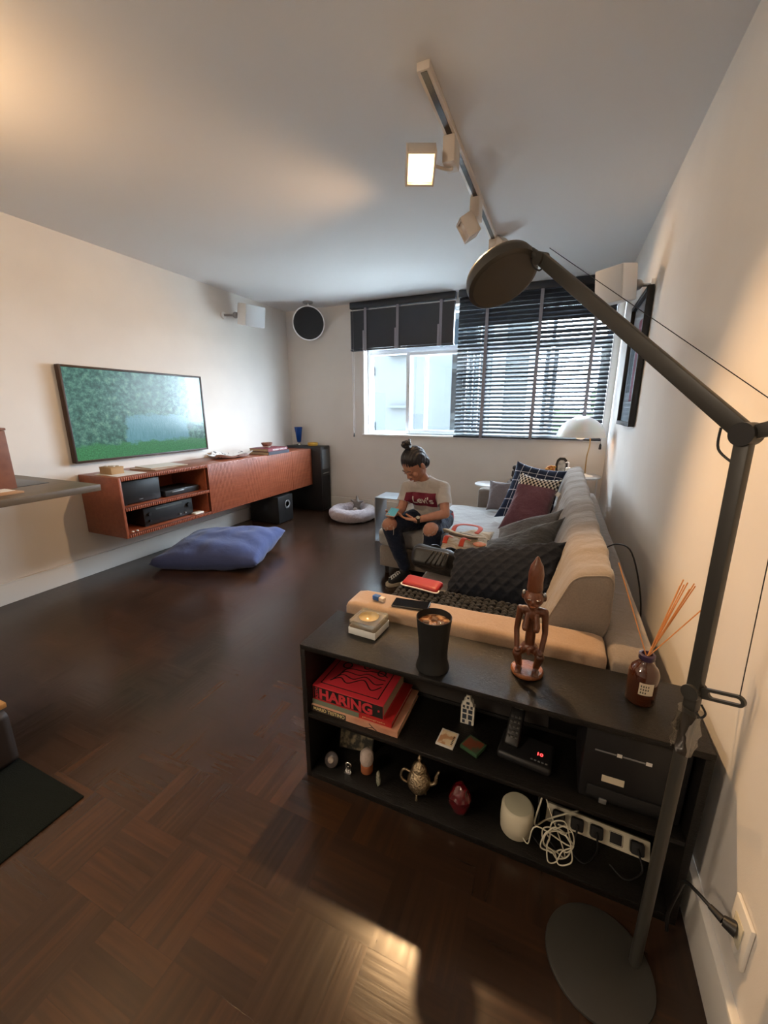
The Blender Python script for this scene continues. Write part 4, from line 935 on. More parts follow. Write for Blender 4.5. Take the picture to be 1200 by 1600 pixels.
def cut(b, co, no, fill=True):
    r = bmesh.ops.bisect_plane(b, geom=list(b.verts) + list(b.edges) + list(b.faces), plane_co=co, plane_no=no, clear_outer=True)
def cut_local(b, co, no, rad):
    """remove faces beyond the plane but only near co"""
    co, no = V(co), V(no).normalized()
    near = [f for f in b.faces if (f.calc_center_median() - co).length < rad]
    ge = set(near)
    for f in near: ge.update(f.edges); ge.update(f.verts)
    bmesh.ops.bisect_plane(b, geom=list(ge), plane_co=co, plane_no=no)
    dl = [f for f in b.faces if (f.calc_center_median() - co).length < rad * 0.98 and (f.calc_center_median() - co).dot(no) > 1e-5]
    bmesh.ops.delete(b, geom=dl, context='FACES')
for s in 'RL':
    d = (J['el' + s] - J['sh' + s]).normalized(); cut_local(b, J['sh' + s].lerp(J['el' + s], .66), d, 0.085)
cut_local(b, J['nk'] + V((-0.006, -0.020, 0.012)), V((-0.15, -0.40, 0.9)), 0.078)
cut(b, (-0.95, 3.2, 0.562), (0, 0.25, -1))
for f in b.faces: f.smooth = True
shirt_bvh = BVHTree.FromBMesh(b)
r = bmesh.ops.extrude_face_region(b, geom=list(b.faces)); 
b.normal_update()
for v in [g_ for g_ in r['geom'] if isinstance(g_, bmesh.types.BMVert)]: v.co += v.normal * 0.0
sh = obj('t_shirt', b, TEE, pr_, 180)
# printed logo projected onto the chest
cen = V((-0.995, 2.98, 0.710)); ldir = V((0.20, 0.97, 0.05)).normalized(); lx = V((0.97, -0.18, -0.03)).normalized(); lu = V((0.03, -0.12, 1)).normalized(); lu = (lu - lx * lu.dot(lx)).normalized()
def project(bm, off):
    for v in bm.verts:
        p = v.co - ldir * 0.25; h = shirt_bvh.ray_cast(p, ldir)
        if h[0] is not None: v.co = h[0] + (h[1] if h[1].dot(ldir) < 0 else -h[1]) * off * 0.35 - ldir * off * 0.65
LW, LH = 0.215, 0.122
bm = NB(); bmesh.ops.create_grid(bm, x_segments=30, y_segments=16, size=0.5)
M = quadM(cen, lx * LW, lu * LH)
for v in bm.verts:
    # scooped lower edge on a plain rectangle
    v.co = M @ v.co
project(bm, 0.003); logo = obj('chest_print', bm, LOGOR, sh, 180)
bm = text_bm("Levi's", quadM(cen - lx * LW * 0.32 - lu * LH * 0.25, lx * LW * 0.74, lu * LH * 0.50), bold=0.018)
bmesh.ops.subdivide_edges(bm, edges=[e for e in bm.edges if e.calc_length() > 0.006], cuts=3)
bmesh.ops.triangulate(bm, faces=bm.faces)
project(bm, 0.0085); obj('lettering', bm, LOGOW, logo, None)
# jeans with torn knees
bm = NB()
capsule(bm, J['pel'] + V((-.07, 0, 0)), J['pel'] + V((.07, 0, 0)), 0.101, 0.101); capsule(bm, J['pel'], J['wst'] + V((0, .01, -.03)), 0.104, 0.098)
for s in 'RL':
    capsule(bm, J['hip' + s], J['kn' + s], 0.097, 0.071)
    k2 = J['kn' + s].lerp(J['an' + s], .35) + V((0, .012, 0)); capsule(bm, J['kn' + s], k2, 0.071, 0.070); capsule(bm, k2, J['an' + s] + V((0, 0, .03)), 0.070, 0.050)
b = remesh(bm, 0.006, 6)
for v in b.verts: v.co += v.normal * (noise.noise(v.co * 14) * 0.006 + noise.noise(V((v.co.x * 10, v.co.y * 10, v.co.z * 40))) * 0.002)
for s in 'RL':
    kc = J['kn' + s] + V((-0.012, -0.055, 0.045)) if s == 'L' else J['kn' + s] + V((-0.02, -0.045, 0.048))
    dl = [f for f in b.faces if (f.calc_center_median() - kc).length < 0.066 + 0.010 * noise.noise(f.calc_center_median() * 60)]
    bmesh.ops.delete(b, geom=dl, context='FACES')
cut_local(b, J['anR'] + V((0, 0, 0.0)), V((0, 0, -1)), 0.09); cut_local(b, J['anL'] + V((0, 0, 0.0)), V((0, 0, -1)), 0.09)
jn = obj('jeans', b, DENIM, pr_, 180)
bm = NB(); rnd = random.Random(5)
jb = None
for s in 'RL':
    kc = J['kn' + s] + V((-0.012, -0.055, 0.045)) if s == 'L' else J['kn' + s] + V((-0.02, -0.045, 0.048))
    n = (kc - J['kn' + s]).normalized(); x, y = basis(n)
    for k in range(34):
        a = 2 * PI * k / 34 + rnd.uniform(-.1, .1); p = kc + (x * math.cos(a) + y * math.sin(a)) * 0.062
        p = J['kn' + s] + (p - J['kn' + s]).normalized() * 0.076
        q = p + V((rnd.uniform(-.006, .006), -0.004, rnd.uniform(-.020, -.004))) + (p - kc).normalized() * rnd.uniform(-.008, .004)
        tube(bm, [p, (p + q) / 2 + n * 0.002, q], 0.0012, 4, 2)
for p0 in (V((-1.135, 2.812, 0.53)), V((-0.885, 2.79, 0.50))): tube(bm, [p0, p0 + V((.004, -.01, -.03)), p0 + V((0, -.004, -.065))], 0.0018, 5, 3)
obj('frayed_threads', bm, THREAD, jn, 180)
# red top hem at the waist
bm = NB()
rows = []
for z, k in ((0.505, 1.08), (0.535, 1.09), (0.575, 1.04)):
    rows.append([V((-0.955 + 0.172 * k * math.cos(a), 3.262 + 0.118 * k * math.sin(a), z)) for a in [2 * PI * i / 40 for i in range(40)]])
rings(bm, rows, caps=False); o_ = obj('red_underlayer', bm, REDT, pr_, 180)
# shoes
for s in 'RL':
    ft = V((-0.60, -0.80, 0)) if s == 'R' else V((-0.25, -0.95, 0)); ft.normalize(); sd = V((0, 0, 1)).cross(ft)
    a = J['an' + s]; base = V((a.x, a.y, 0)) + ft * 0.05
    def outline(k, w=1.0): 
        pts = []
        for i in range(28):
            t = 2 * PI * i / 28; c_, s_ = math.cos(t), math.sin(t)
            L_ = 0.128 if c_ > 0 else 0.118; wd = 0.043 + 0.007 * c_
            pts.append(base + ft * (abs(c_) ** .8 * (1 if c_ > 0 else -1) * L_ * k) + sd * (abs(s_) ** .85 * (1 if s_ > 0 else -1) * wd * w * k))
        return pts
    bm = NB(); rings(bm, [[p + V((0, 0, z)) for p in outline(k)] for z, k in ((0.0, .97), (0.004, 1.0), (0.026, 1.0), (0.029, .98))]); 
    sole = None
    shoe = None
    b2 = NB()
    capsule(b2, base - ft * 0.075 + V((0, 0, .055)), base + ft * 0.07 + V((0, 0, .038)), 0.040, 0.036); capsule(b2, base - ft * 0.055 + V((0, 0, .085)), base + ft * 0.01 + V((0, 0, .070)), 0.036, 0.033)
    capsule(b2, base - ft * 0.05 + V((0, 0, .06)), V((a.x, a.y, a.z + .005)), 0.040, 0.040)
    b2 = remesh(b2, 0.006, 6); cut(b2, (0, 0, 0.02), (0, 0, -1)); cut_local(b2, V((a.x, a.y, 0.125)), V((0, 0, 1)), 0.08)
    shoe = obj('shoe', b2, BLACKM, pr_, 180); obj('sole', bm, mat('cream_rubber', (0.42, 0.36, 0.27), 0.7), shoe, 40)
    bm = NB()
    for k in range(5):
        c0 = base + ft * (0.005 + k * 0.018) + V((0, 0, 0.108 - k * 0.009))
        tube(bm, [c0 + sd * 0.022 + V((0, 0, -.008)), c0, c0 - sd * 0.022 + ft * 0.012 + V((0, 0, -.008))], 0.0028, 6, 4)
        tube(bm, [c0 - sd * 0.022 + V((0, 0, -.008)), c0 + V((0, 0, .002)), c0 + sd * 0.022 + ft * 0.012 + V((0, 0, -.008))], 0.0028, 6, 4)
    obj('laces', bm, THREAD, shoe, 180)
# hair
bm = NB()
ell(bm, H(0, 0.022, 0.034), 0.082, 0.094, 0.090, H3); ell(bm, H(0, 0.060, -0.020), 0.066, 0.052, 0.062, H3)
b = remesh(bm, 0.004, 2)
dl = []
for v in b.verts:
    l = HM.inverted() @ v.co
    v.co += v.normal * (0.0022 * math.sin(l.x * 420 + 6 * l.z) * 1.0)
dl = [f for f in b.faces if (lambda l: l.y < -0.012 and l.z < 0.052 - 0.25 * abs(l.x) or (l.y < 0.030 and l.z < -0.012))(HM.inverted() @ f.calc_center_median())]
bmesh.ops.delete(b, geom=dl, context='FACES')
hair = obj('hair', b, HAIR, pr_, 180)
bm = NB(); rnd = random.Random(9)
bc_ = H(0, 0.045, 0.150)
for k in range(16):
    a = rnd.uniform(0, 2 * PI); e = rnd.uniform(-.9, 1.2)
    c0 = bc_ + V((math.cos(a) * math.cos(e), math.sin(a) * math.cos(e), math.sin(e))) * 0.020
    tube(bm, [c0 + V((rnd.uniform(-.02, .02), rnd.uniform(-.02, .02), rnd.uniform(-.018, .018))) for _ in range(4)], 0.0105, 8)
cyl(bm, H(0, 0.038, 0.105), H(0, 0.043, 0.135), 0.020, 0.017, 14)
obj('hair_bun', bm, HAIR, hair, 180)
# closed lids, brows, lips
for s in (-1, 1):
    bm = NB(); ell(bm, H(s * 0.029, -0.0745, -0.003), 0.012, 0.006, 0.006, H3, 12, 8); obj('eyelid', bm, SKIN, pr_, 180)
    bm = NB(); tube(bm, [H(s * 0.018, -0.082, -0.006), H(s * 0.029, -0.083, -0.0085), H(s * 0.040, -0.078, -0.006)], 0.0016, 6); obj('eyelashes', bm, HAIR, pr_, 180)
    bm = NB(); tube(bm, [H(s * 0.014, -0.083, 0.016), H(s * 0.030, -0.081, 0.021), H(s * 0.046, -0.070, 0.016)], 0.0028, 6); obj('eyebrow', bm, HAIR, pr_, 180)
bm = NB(); tube(bm, [H(-0.018, -0.083, -0.057), H(0, -0.090, -0.056), H(0.018, -0.083, -0.057)], 0.0045, 8); obj('lips', bm, LIP, pr_, 180)
# watch on her left wrist
wd = (J['wrL'] - J['elL']).normalized(); wc = J['wrL'] - wd * 0.012
Mw = wd.to_track_quat('Z', 'Y').to_matrix().to_4x4(); Mw = Matrix.Translation(wc) @ Mw
wt = thing('wristwatch', 'dark wristwatch on the left wrist of the person with the phone', 'watch', wc)
bm = NB(); lathe(bm, [(0.0255, -0.011), (0.030, -0.010), (0.030, 0.010), (0.0255, 0.011)], M=Mw, n=28, caps=False, closed=True); obj('strap', bm, BLACKM, wt, 60)
fd = V((-0.2, -0.75, 0.45)); fd = (fd - wd * fd.dot(wd)).normalized()
bm = NB(); cyl(bm, wc + fd * 0.028, wc + fd * 0.038, 0.018, 0.017, 24); cs = obj('case', bm, BLACK, wt, 40)
bm = NB(); cyl(bm, wc + fd * 0.0381, wc + fd * 0.0386, 0.014, 0.014, 24); obj('dial', bm, GREYM, cs, 40)
# phone in the hands
mp_ = thing('smartphone', 'smartphone with a teal screen held in both hands by the person', 'phone', PH)
Mph = Matrix(((px_.x, pu.x, pn.x, PH.x), (px_.y, pu.y, pn.y, PH.y), (px_.z, pu.z, pn.z, PH.z), (0, 0, 0, 1)))
bm = NB(); box(bm, -0.037, 0.037, -0.076, 0.076, -0.005, 0.004, 0.004, Mph, 3); obj('case', bm, mat('phone_case_pink', (0.45, 0.25, 0.20), 0.5), mp_, 40)
bm = NB(); box(bm, -0.034, 0.034, -0.073, 0.073, 0.0041, 0.0046, 0, Mph); obj('screen', bm, SCREEN, mp_)
#@@PART4

# ------------------------------------------------------------------ black open shelf behind the sofa arm
HX0, HX1, HY0, HY1, HZ = -0.802, 0.432, 1.077, 1.355, 0.590
sf = thing('open_shelf', 'low black oak open shelf unit standing behind the sofa armrest', 'shelf', (-0.185, 1.215, 0))
B('top_panel', SHELFM, sf, HX0, HX1, HY0, HY1, HZ - 0.020, HZ, 0.0015)
B('side_panel', SHELFM, sf, HX0, HX0 + 0.020, HY0 + .001, HY1, 0.0, HZ - 0.0205, 0.0015)
B('side_panel', SHELFM, sf, HX1 - 0.020, HX1, HY0 + .001, HY1, 0.0, HZ - 0.0205, 0.0015)
B('bottom_panel', SHELFM, sf, HX0 + .0205, HX1 - .0205, HY0 + .001, HY1 - .001, 0.0, 0.028, 0.0015)
B('middle_shelf', SHELFM, sf, HX0 + .0205, HX1 - .0205, HY0 + .001, HY1 - .013, 0.282, 0.298, 0.0015)
B('back_panel', SHELFM, sf, HX0 + .0205, HX1 - .0205, HY1 - .012, HY1 - .002, 0.0285, 0.31, 0.001)
B('arm_shade_panel', mat('arm_shade_grey', (0.045, 0.040, 0.037), 0.9), sf, HX0 + .0205, 0.059, HY1 - .008, HY1 - .003, 0.3105, HZ - .021, 0.001)  # dark sheet stands in for the shaded sofa arm behind the open back
B('back_panel', SHELFM, sf, 0.06, HX1 - .0205, HY1 - .012, HY1 - .002, 0.3105, HZ - .021, 0.001)

# books on the middle shelf
k1 = book('art_book', 'large peach and cream art book at the bottom of the shelf stack', -0.780, -0.425, 1.100, 1.335, 0.2985, 0.3235, BPEACH, 'y0')
bm = text_bm('MARIO TESTINO', quadM((-0.770, 1.0992, 0.304), (0.135, 0, 0), (0, 0, 0.015)), bold=0.02); obj('spine_title', bm, YELL, k1)
B('spine_patch', mat('dark_spine_patch', (0.03, 0.03, 0.03), 0.5), k1, -0.779, -0.63, 1.0994, 1.0999, 0.300, 0.322, 0)
bm = NB(); tube(bm, [(-0.535, 1.0995, 0.322), (-0.52, 1.0993, 0.310), (-0.505, 1.0993, 0.301)], 0.0012, 5); tube(bm, [(-0.52, 1.0993, 0.310), (-0.54, 1.0993, 0.303), (-0.55, 1.0995, 0.299)], 0.0012, 5); obj('spine_drawing', bm, INK, k1)
k2 = book('art_book', 'dark red art book with a sage green spine band in the shelf stack', -0.778, -0.450, 1.108, 1.334, 0.324, 0.345, BRED2, 'y0')
B('spine_band', BGREEN, k2, -0.7785, -0.580, 1.1072, 1.1079, 0.3245, 0.3448, 0)
bm = text_bm('photographs', quadM((-0.565, 1.1070, 0.331), (0.09, 0, 0), (0, 0, 0.007))); obj('spine_title', bm, YELL, k2)
k3 = book('art_book', 'thick bright red book with black line drawing topping the shelf stack', -0.778, -0.484, 1.112, 1.330, 0.3455, 0.4030, BREDC, 'y0')
B('spine_panel', INK, k3, -0.775, -0.486, 1.1110, 1.1118, 0.3475, 0.3985, 0)
bm = text_bm('HARING', quadM((-0.748, 1.1100, 0.3500), (0.222, 0, 0), (0, 0, 0.046)), bold=0.045); obj('spine_title', bm, BREDC, k3)
bm = text_bm('KEITH', quadM((-0.7535, 1.1100, 0.3500), (0, 0, 0.046), (-0.014, 0, 0)), bold=0.02); obj('spine_title', bm, BREDC, k3)
B('spine_emblem', BREDC, k3, -0.505, -0.498, 1.1100, 1.1108, 0.372, 0.380, 0.001)
bm = NB(); zt = 0.4034
def st(pts, r=0.0022): tube(bm, [(x, y, zt) for x, y in pts], r, 6, flat=(1, .25))
for a, c in (((-0.755, 1.135), (-0.515, 1.135)), ((-0.515, 1.135), (-0.515, 1.315)), ((-0.515, 1.315), (-0.755, 1.315)), ((-0.755, 1.315), (-0.755, 1.135))): st([a, ((a[0] + c[0]) / 2, (a[1] + c[1]) / 2), c])
# plain loops and waves, no figure
for i in range(4): st([(-0.73 + i * 0.006, 1.16 + i * 0.012), (-0.70, 1.19 + i * 0.02), (-0.66 + i * .01, 1.17 + i * 0.03), (-0.61, 1.21 + i * 0.02), (-0.56, 1.17 + i * 0.035), (-0.53, 1.20 + i * 0.02)], 0.0026)
for cx_, cy_, r_ in ((-0.71, 1.27, .018), (-0.63, 1.29, .013), (-0.56, 1.275, .016)): st([(cx_ + r_ * math.cos(t), cy_ + r_ * math.sin(t)) for t in [2 * PI * k / 10 for k in range(11)]], 0.003)
obj('cover_drawing', bm, INK, k3)

# small things on the shelf
hm = thing('ceramic_house', 'small white gabled canal-house ornament hanging at the back of the shelf', 'ornament', (-0.212, 1.28, 0.299))
Mh = Matrix.Translation(V((-0.215, 1.285, 0.2985))) @ Matrix.Rotation(PI / 2, 4, 'X')
out = [(-0.024, 0), (0.024, 0), (0.024, 0.078), (0.019, 0.078), (0.016, 0.096), (0.009, 0.100), (0.007, 0.122), (-0.007, 0.122), (-0.009, 0.100), (-0.016, 0.096), (-0.019, 0.078), (-0.024, 0.078)]
bm = NB(); prism(bm, out, 0.022, Mh); obj('facade', bm, HOUSE, hm, 30)
for x0, x1, y0, y1 in ((-.004, .004, .108, .115), (-.006, .006, .085, .095), (-.018, -.010, .068, .079), (-.004, .004, .068, .079), (.010, .018, .068, .079), (-.018, -.003, .048, .063), (.003, .018, .048, .063), (-.018, -.003, .022, .042), (.003, .018, .022, .042), (-.018, -.008, .004, .017), (.006, .016, .0, .017)):
    bm = NB(); box(bm, x0, x1, y0, y1, 0.0222, 0.0228, 0, Mh); obj('window', bm, DELFT, hm)
def tile(name, label, c, rz, w, h, t, mbase, mart, tilt=0):
    th_ = thing(name, label, 'tile', c)
    M = Matrix.Translation(V(c)) @ Matrix.Rotation(math.radians(rz), 4, 'Z') @ Matrix.Rotation(math.radians(tilt), 4, 'X')
    b = NB(); box(b, -w / 2, w / 2, -h / 2, h / 2, 0, t, 0.001, M); obj('tile_body', b, mbase, th_, 40)
    b = NB(); box(b, -w * .42, w * .42, -h * .42, h * .42, t + .0001, t + .0006, 0, M); obj('picture', b, mart, th_)
    return th_
TA = mat('portrait_print', (0.55, 0.30, 0.15), 0.5, col2=(0.75, 0.62, 0.42), nscale=34, fac=(.45, .55))
tl = tile('picture_tile', 'small cream tile with an orange portrait lying on the middle shelf', (-0.262, 1.165, 0.2985), -4, 0.062, 0.075, 0.006, PAPER, TA)
bm = NB(); M_ = Matrix.Translation(V((-0.262, 1.165, 0.3055))) @ Matrix.Rotation(math.radians(-4), 4, 'Z'); 
for k in range(6): box(bm, 0.018, 0.024, -0.024 + k * 0.007, -0.020 + k * 0.007, 0, 0.0004, 0, M_)
obj('lettering', bm, INK, tl)
tile('picture_tile', 'small green box with a faded red motif lying on the middle shelf', (-0.172, 1.165, 0.2985), 38 - 60, 0.066, 0.062, 0.014, mat('dark_green_board', (0.035, 0.085, 0.04), 0.5), mat('faded_red_motif', (0.14, 0.035, 0.015), 0.6, col2=(0.05, 0.06, 0.035), nscale=26, fac=(.48, .58)))
# cordless phone and base
cp = thing('telephone_base', 'black telephone base with red digits on the middle shelf', 'telephone', (0.0, 1.20, 0.299))
Mt = Matrix.Translation(V((0.005, 1.205, 0.2988))) @ Matrix.Rotation(math.radians(-6), 4, 'Z')
bm = NB(); box(bm, -0.095, 0.075, -0.06, 0.06, 0, 0.030, 0.013, Mt, 4); obj('base_body', bm, BLACK, cp, 40)
bm = NB(); box(bm, 0.014, 0.056, -0.022, 0.004, 0.0302, 0.0308, 0, Mt); dp = obj('display', bm, INK, cp)
bm = text_bm('10', Mt @ quadM((0.027, -0.016, 0.0312), (0.017, 0, 0), (0, 0.013, 0)), bold=0.02); obj('digits', bm, LEDR, dp)
for k in range(5):
    bm = NB(); box(bm, 0.010 + k * 0.011, 0.017 + k * 0.011, -0.042, -0.037, 0.0295, 0.032, 0.001, Mt); obj('button', bm, GREYM, cp, 40)
hs = thing('cordless_handset', 'black cordless handset with grey display standing in the telephone base', 'telephone', (-0.06, 1.21, 0.33))
Mr = Matrix.Translation(V((-0.052, 1.205, 0.330))) @ Matrix.Rotation(math.radians(-6), 4, 'Z') @ Matrix.Rotation(math.radians(38), 4, 'X')
bm = NB(); box(bm, -0.024, 0.024, -0.012, 0.150, -0.006, 0.018, 0.008, Mr, 3); obj('handset_body', bm, BLACK, hs, 40)
bm = NB(); box(bm, -0.017, 0.017, 0.108, 0.134, 0.0182, 0.0188, 0, Mr); obj('display', bm, LCD, hs)
for r_ in range(5):
    for c_ in range(3):
        bm = NB(); box(bm, -0.017 + c_ * 0.0125, -0.008 + c_ * 0.0125, 0.012 + r_ * 0.016, 0.021 + r_ * 0.016, 0.0175, 0.0195, 0.001, Mr); obj('key', bm, DGREY, hs, 40)
# black box with stickers (modem/printer like)
bxm = thing('printer', 'black box-shaped printer with small stickers on the right of the middle shelf', 'printer', (0.28, 1.22, 0.299))
B('case', BLACK, bxm, 0.150, 0.405, 1.12, 1.335, 0.2985, 0.545, 0.006)
B('front_slot', BLACKM, bxm, 0.170, 0.390, 1.114, 1.1202, 0.315, 0.350, 0.002)
for x0, x1 in ((0.178, 0.232), (0.248, 0.302)): B('sticker', GREYM, bxm, x0, x1, 1.1188, 1.1197, 0.470, 0.4745, 0)
for x0, x1 in ((0.2335, 0.246), (0.3035, 0.318)): B('sticker', PAPER, bxm, x0, x1, 1.1188, 1.1197, 0.467, 0.478, 0)
B('label_plate', LABELP, bxm, 0.205, 0.262, 1.1188, 1.1197, 0.372, 0.394, 0)
B('hinge_cover', GREYM, bxm, 0.205, 0.225, 1.108, 1.1138, 0.302, 0.318, 0.002)
# bottom: power strip, plugs, cable coil
ps = thing('power_strip', 'long cream power strip lying on the shelf floor at the right', 'power strip', (0.245, 1.22, 0.029))
Mz = Matrix.Translation(V((0.235, 1.225, 0.029))) @ Matrix.Rotation(math.radians(-3), 4, 'Z') @ Matrix.Rotation(math.radians(52), 4, 'X')
bm = NB(); box(bm, -0.155, 0.155, 0.0, 0.056, -0.036, 0.0, 0.003, Mz); obj('strip_body', bm, ROUTER, ps, 40)
for k in range(5):
    bm = NB(); box(bm, -0.135 + k * 0.058, -0.095 + k * 0.058, 0.010, 0.046, -0.002, 0.0006, 0.004, Mz); so_ = obj('socket', bm, BLACKM, ps, 40)
for k, q in enumerate((0, 1, 2, 4)):
    t_ = thing('power_plug', ('black plug in the leftmost socket of the power strip', 'black plug in the second socket of the power strip', 'black plug in the middle socket of the power strip', 'black plug in the rightmost socket of the power strip')[k], 'plug', Mz @ V((-0.115 + q * 0.058, 0.028, 0.0)), 'plugs in the power strip')
    bm = NB(); box(bm, -0.134 + q * 0.058, -0.096 + q * 0.058, 0.010, 0.046, 0.001, 0.030, 0.006, Mz); obj('plug_body', bm, BLACKM, t_, 40)
    bm = NB(); p = Mz @ V((-0.115 + q * 0.058, 0.028, 0.028)); tube(bm, [p, p + V((0, -0.01, 0.0)), p + V((-0.02 + 0.01 * k, -0.04, -0.035)), V((p.x - 0.04, 1.13, 0.033)), V((p.x - 0.08, 1.16, 0.033))], 0.003, 8); obj('lead', bm, BLACKM, t_, 60)
rnd = random.Random(21)
bm = NB(); pts = [V((0.005, 1.13, 0.060)), V((0.03, 1.11, 0.050)), V((0.05, 1.12, 0.12))]
for k in range(46):
    a = k * 2 * PI / 9.3; rr = 0.052 + 0.012 * math.sin(k * 1.7)
    pts.append(V((0.115 + rr * 0.75 * math.cos(a) + rnd.uniform(-.006, .006), 1.105 + 0.014 * math.sin(a * 1.3) + rnd.uniform(-.006, .006), 0.105 + rr * 1.15 * math.sin(a) + rnd.uniform(-.006, .006))))
pts += [V((0.08, 1.15, 0.18)), V((0.06, 1.20, 0.20)), V((0.05, 1.30, 0.12))]
tube(bm, pts, 0.0021, 7, 6); o = obj('white_cable', bm, CABLEW, None, 180); tag(o, 'tangled coil of white cable hanging over the power strip', 'cable')
bm = NB(); tube(bm, [(0.07, 1.28, 0.21), (0.06, 1.20, 0.16), (0.045, 1.16, 0.08), (0.085, 1.20, 0.075), (0.15, 1.23, 0.10), (0.18, 1.26, 0.09)], 0.0028, 8); o = obj('adapter_cable', bm, CABLEW, None, 180); tag(o, 'single white cable looping behind the power strip', 'cable')
# round white router
rt = thing('wifi_router', 'round warm white wireless router on the shelf floor', 'router', (-0.015, 1.165, 0.0285))
Mo = Matrix.Translation(V((-0.012, 1.165, 0.0285)))
bm = NB(); lathe(bm, [(0.046, 0.0), (0.051, 0.006), (0.0535, 0.05), (0.052, 0.094), (0.046, 0.102), (0.02, 0.104), (0.001, 0.104)], M=Mo, n=48); obj('shell', bm, ROUTER, rt, 60)
bm = NB(); lathe(bm, [(0.044, 0.1035), (0.001, 0.1062)], M=Mo, n=48); obj('top_disc', bm, mat('router_top', (0.50, 0.49, 0.37), 0.5), rt, 60)
bm = NB(); tube(bm, [(0.042, 1.175, 0.05), (0.055, 1.17, 0.09), (0.050, 1.21, 0.16), (0.045, 1.30, 0.20)], 0.003, 8); obj('lead', bm, BLACKM, rt, 60)
# teapot
tp = thing('teapot', 'small engraved pewter teapot with domed lid on the shelf floor', 'teapot', (-0.357, 1.15, 0.0285))
T0 = V((-0.357, 1.15, 0.0285))
bm = NB(); lathe(bm, [(0.012, 0.022), (0.030, 0.030), (0.042, 0.052), (0.043, 0.075), (0.034, 0.100), (0.024, 0.114), (0.026, 0.118), (0.018, 0.119)], T0, 36); obj('pot_body', bm, TEAP, tp, 60)
bm = NB(); lathe(bm, [(0.027, 0.119), (0.029, 0.122), (0.024, 0.134), (0.012, 0.146), (0.005, 0.150), (0.004, 0.158), (0.008, 0.163), (0.007, 0.170), (0.003, 0.174), (0.004, 0.182), (0.001, 0.186)], T0, 32); obj('lid', bm, TEAP, tp, 60)
for k in range(3):
    a = -PI / 2 + 2 * PI * k / 3; d = V((math.cos(a), math.sin(a), 0)); bm = NB(); tube(bm, [T0 + d * 0.020 + V((0, 0, .032)), T0 + d * 0.026 + V((0, 0, .015)), T0 + d * 0.026], 0.004, 8); ell(bm, T0 + d * 0.026 + V((0, 0, .004)), .005, .005, .004, n=8, m=6); obj('foot', bm, TEAP, tp, 60)
bm = NB(); tube(bm, [T0 + V(p) for p in ((-0.034, -.006, 0.100), (-0.055, -.01, 0.105), (-0.066, -.012, 0.085), (-0.062, -.012, 0.06), (-0.045, -.008, 0.048))], 0.0045, 10); obj('handle', bm, TEAP, tp, 60)
bm = NB(); tube(bm, [T0 + V(p) for p in ((0.036, .006, 0.058), (0.058, .01, 0.070), (0.062, .010, 0.10), (0.072, .012, 0.125))], 0.006, 10, rad=lambda t: 0.009 - 0.005 * t); obj('spout', bm, TEAP, tp, 60)
# red glass piece
rg = NB(); ell(rg, (-0.205, 1.15, 0.086), 0.038, 0.036, 0.058, n=24, m=16)
for v in rg.verts: v.co += V((noise.noise(v.co * 40), noise.noise(v.co * 40 + V((5, 0, 0))), 0)) * 0.010
o = obj('red_glass_ornament', rg, REDGL, None, 30); tag(o, 'dark red faceted glass lump on the shelf floor between teapot and router', 'ornament')
# bits at the left of the shelf floor
bm = NB(); lathe(bm, [(0.020, 0), (0.024, 0.004), (0.024, 0.040), (0.020, 0.042)], (-0.578, 1.165, 0.0285), 24); 
cg = thing('salt_candle', 'short salt candle with orange base and white top on the shelf floor', 'candle', (-0.578, 1.165, 0.0285))
obj('orange_base', bm, mat('orange_salt', (0.42, 0.14, 0.06), 0.5), cg, 60)
bm = NB(); lathe(bm, [(0.024, 0.043), (0.027, 0.055), (0.026, 0.085), (0.018, 0.095), (0.004, 0.096)], (-0.578, 1.165, 0.0285), 24); obj('white_top', bm, mat('rock_salt', (0.50, 0.42, 0.38), 0.6, bump=0.5, bscale=120), cg, 60)
ag = thing('agate_slice', 'small dark agate with pale centre leaning on the shelf floor at the left', 'stone', (-0.725, 1.13, 0.0285))
Ma = Matrix.Translation(V((-0.722, 1.135, 0.053))) @ Matrix.Rotation(math.radians(55), 4, 'X')
bm = NB(); lathe(bm, [(0.026, -0.006), (0.030, 0), (0.026, 0.006), (0.001, 0.008)], M=Ma, n=18); obj('dark_rim', bm, mat('agate_dark', (0.06, 0.05, 0.05), 0.3), ag, 60)
bm = NB(); lathe(bm, [(0.013, 0.0075), (0.011, 0.011), (0.001, 0.012)], M=Ma, n=14); obj('pale_centre', bm, STONE, ag, 60)
mn = thing('metal_figurine', 'tiny silver arch-shaped figurine on the shelf floor', 'figurine', (-0.64, 1.125, 0.0285))
B('base', CHROME, mn, -0.655, -0.625, 1.115, 1.137, 0.0285, 0.040, 0.002); 
bm = NB(); tube(bm, [(-0.650, 1.126, 0.04), (-0.650, 1.126, 0.072), (-0.640, 1.126, 0.080), (-0.630, 1.126, 0.072), (-0.630, 1.126, 0.04)], 0.0035, 8); obj('arch', bm, CHROME, mn, 60)
bm = NB(); capsule(bm, (-0.640, 1.126, 0.045), (-0.640, 1.126, 0.062), 0.0045, 0.003); obj('figure', bm, CHROME, mn, 60)
pb = thing('painted_plaque', 'dark square plaque with faded gilt pattern leaning in the left of the shelf', 'plaque', (-0.66, 1.25, 0.0285))
Mq2 = Matrix.Translation(V((-0.665, 1.235, 0.0285))) @ Matrix.Rotation(math.radians(8), 4, 'Z') @ Matrix.Rotation(math.radians(72), 4, 'X')
bm = NB(); box(bm, -0.075, 0.075, 0, 0.115, -0.006, 0.0, 0.001, Mq2); obj('board', bm, BLACKM, pb, 40)
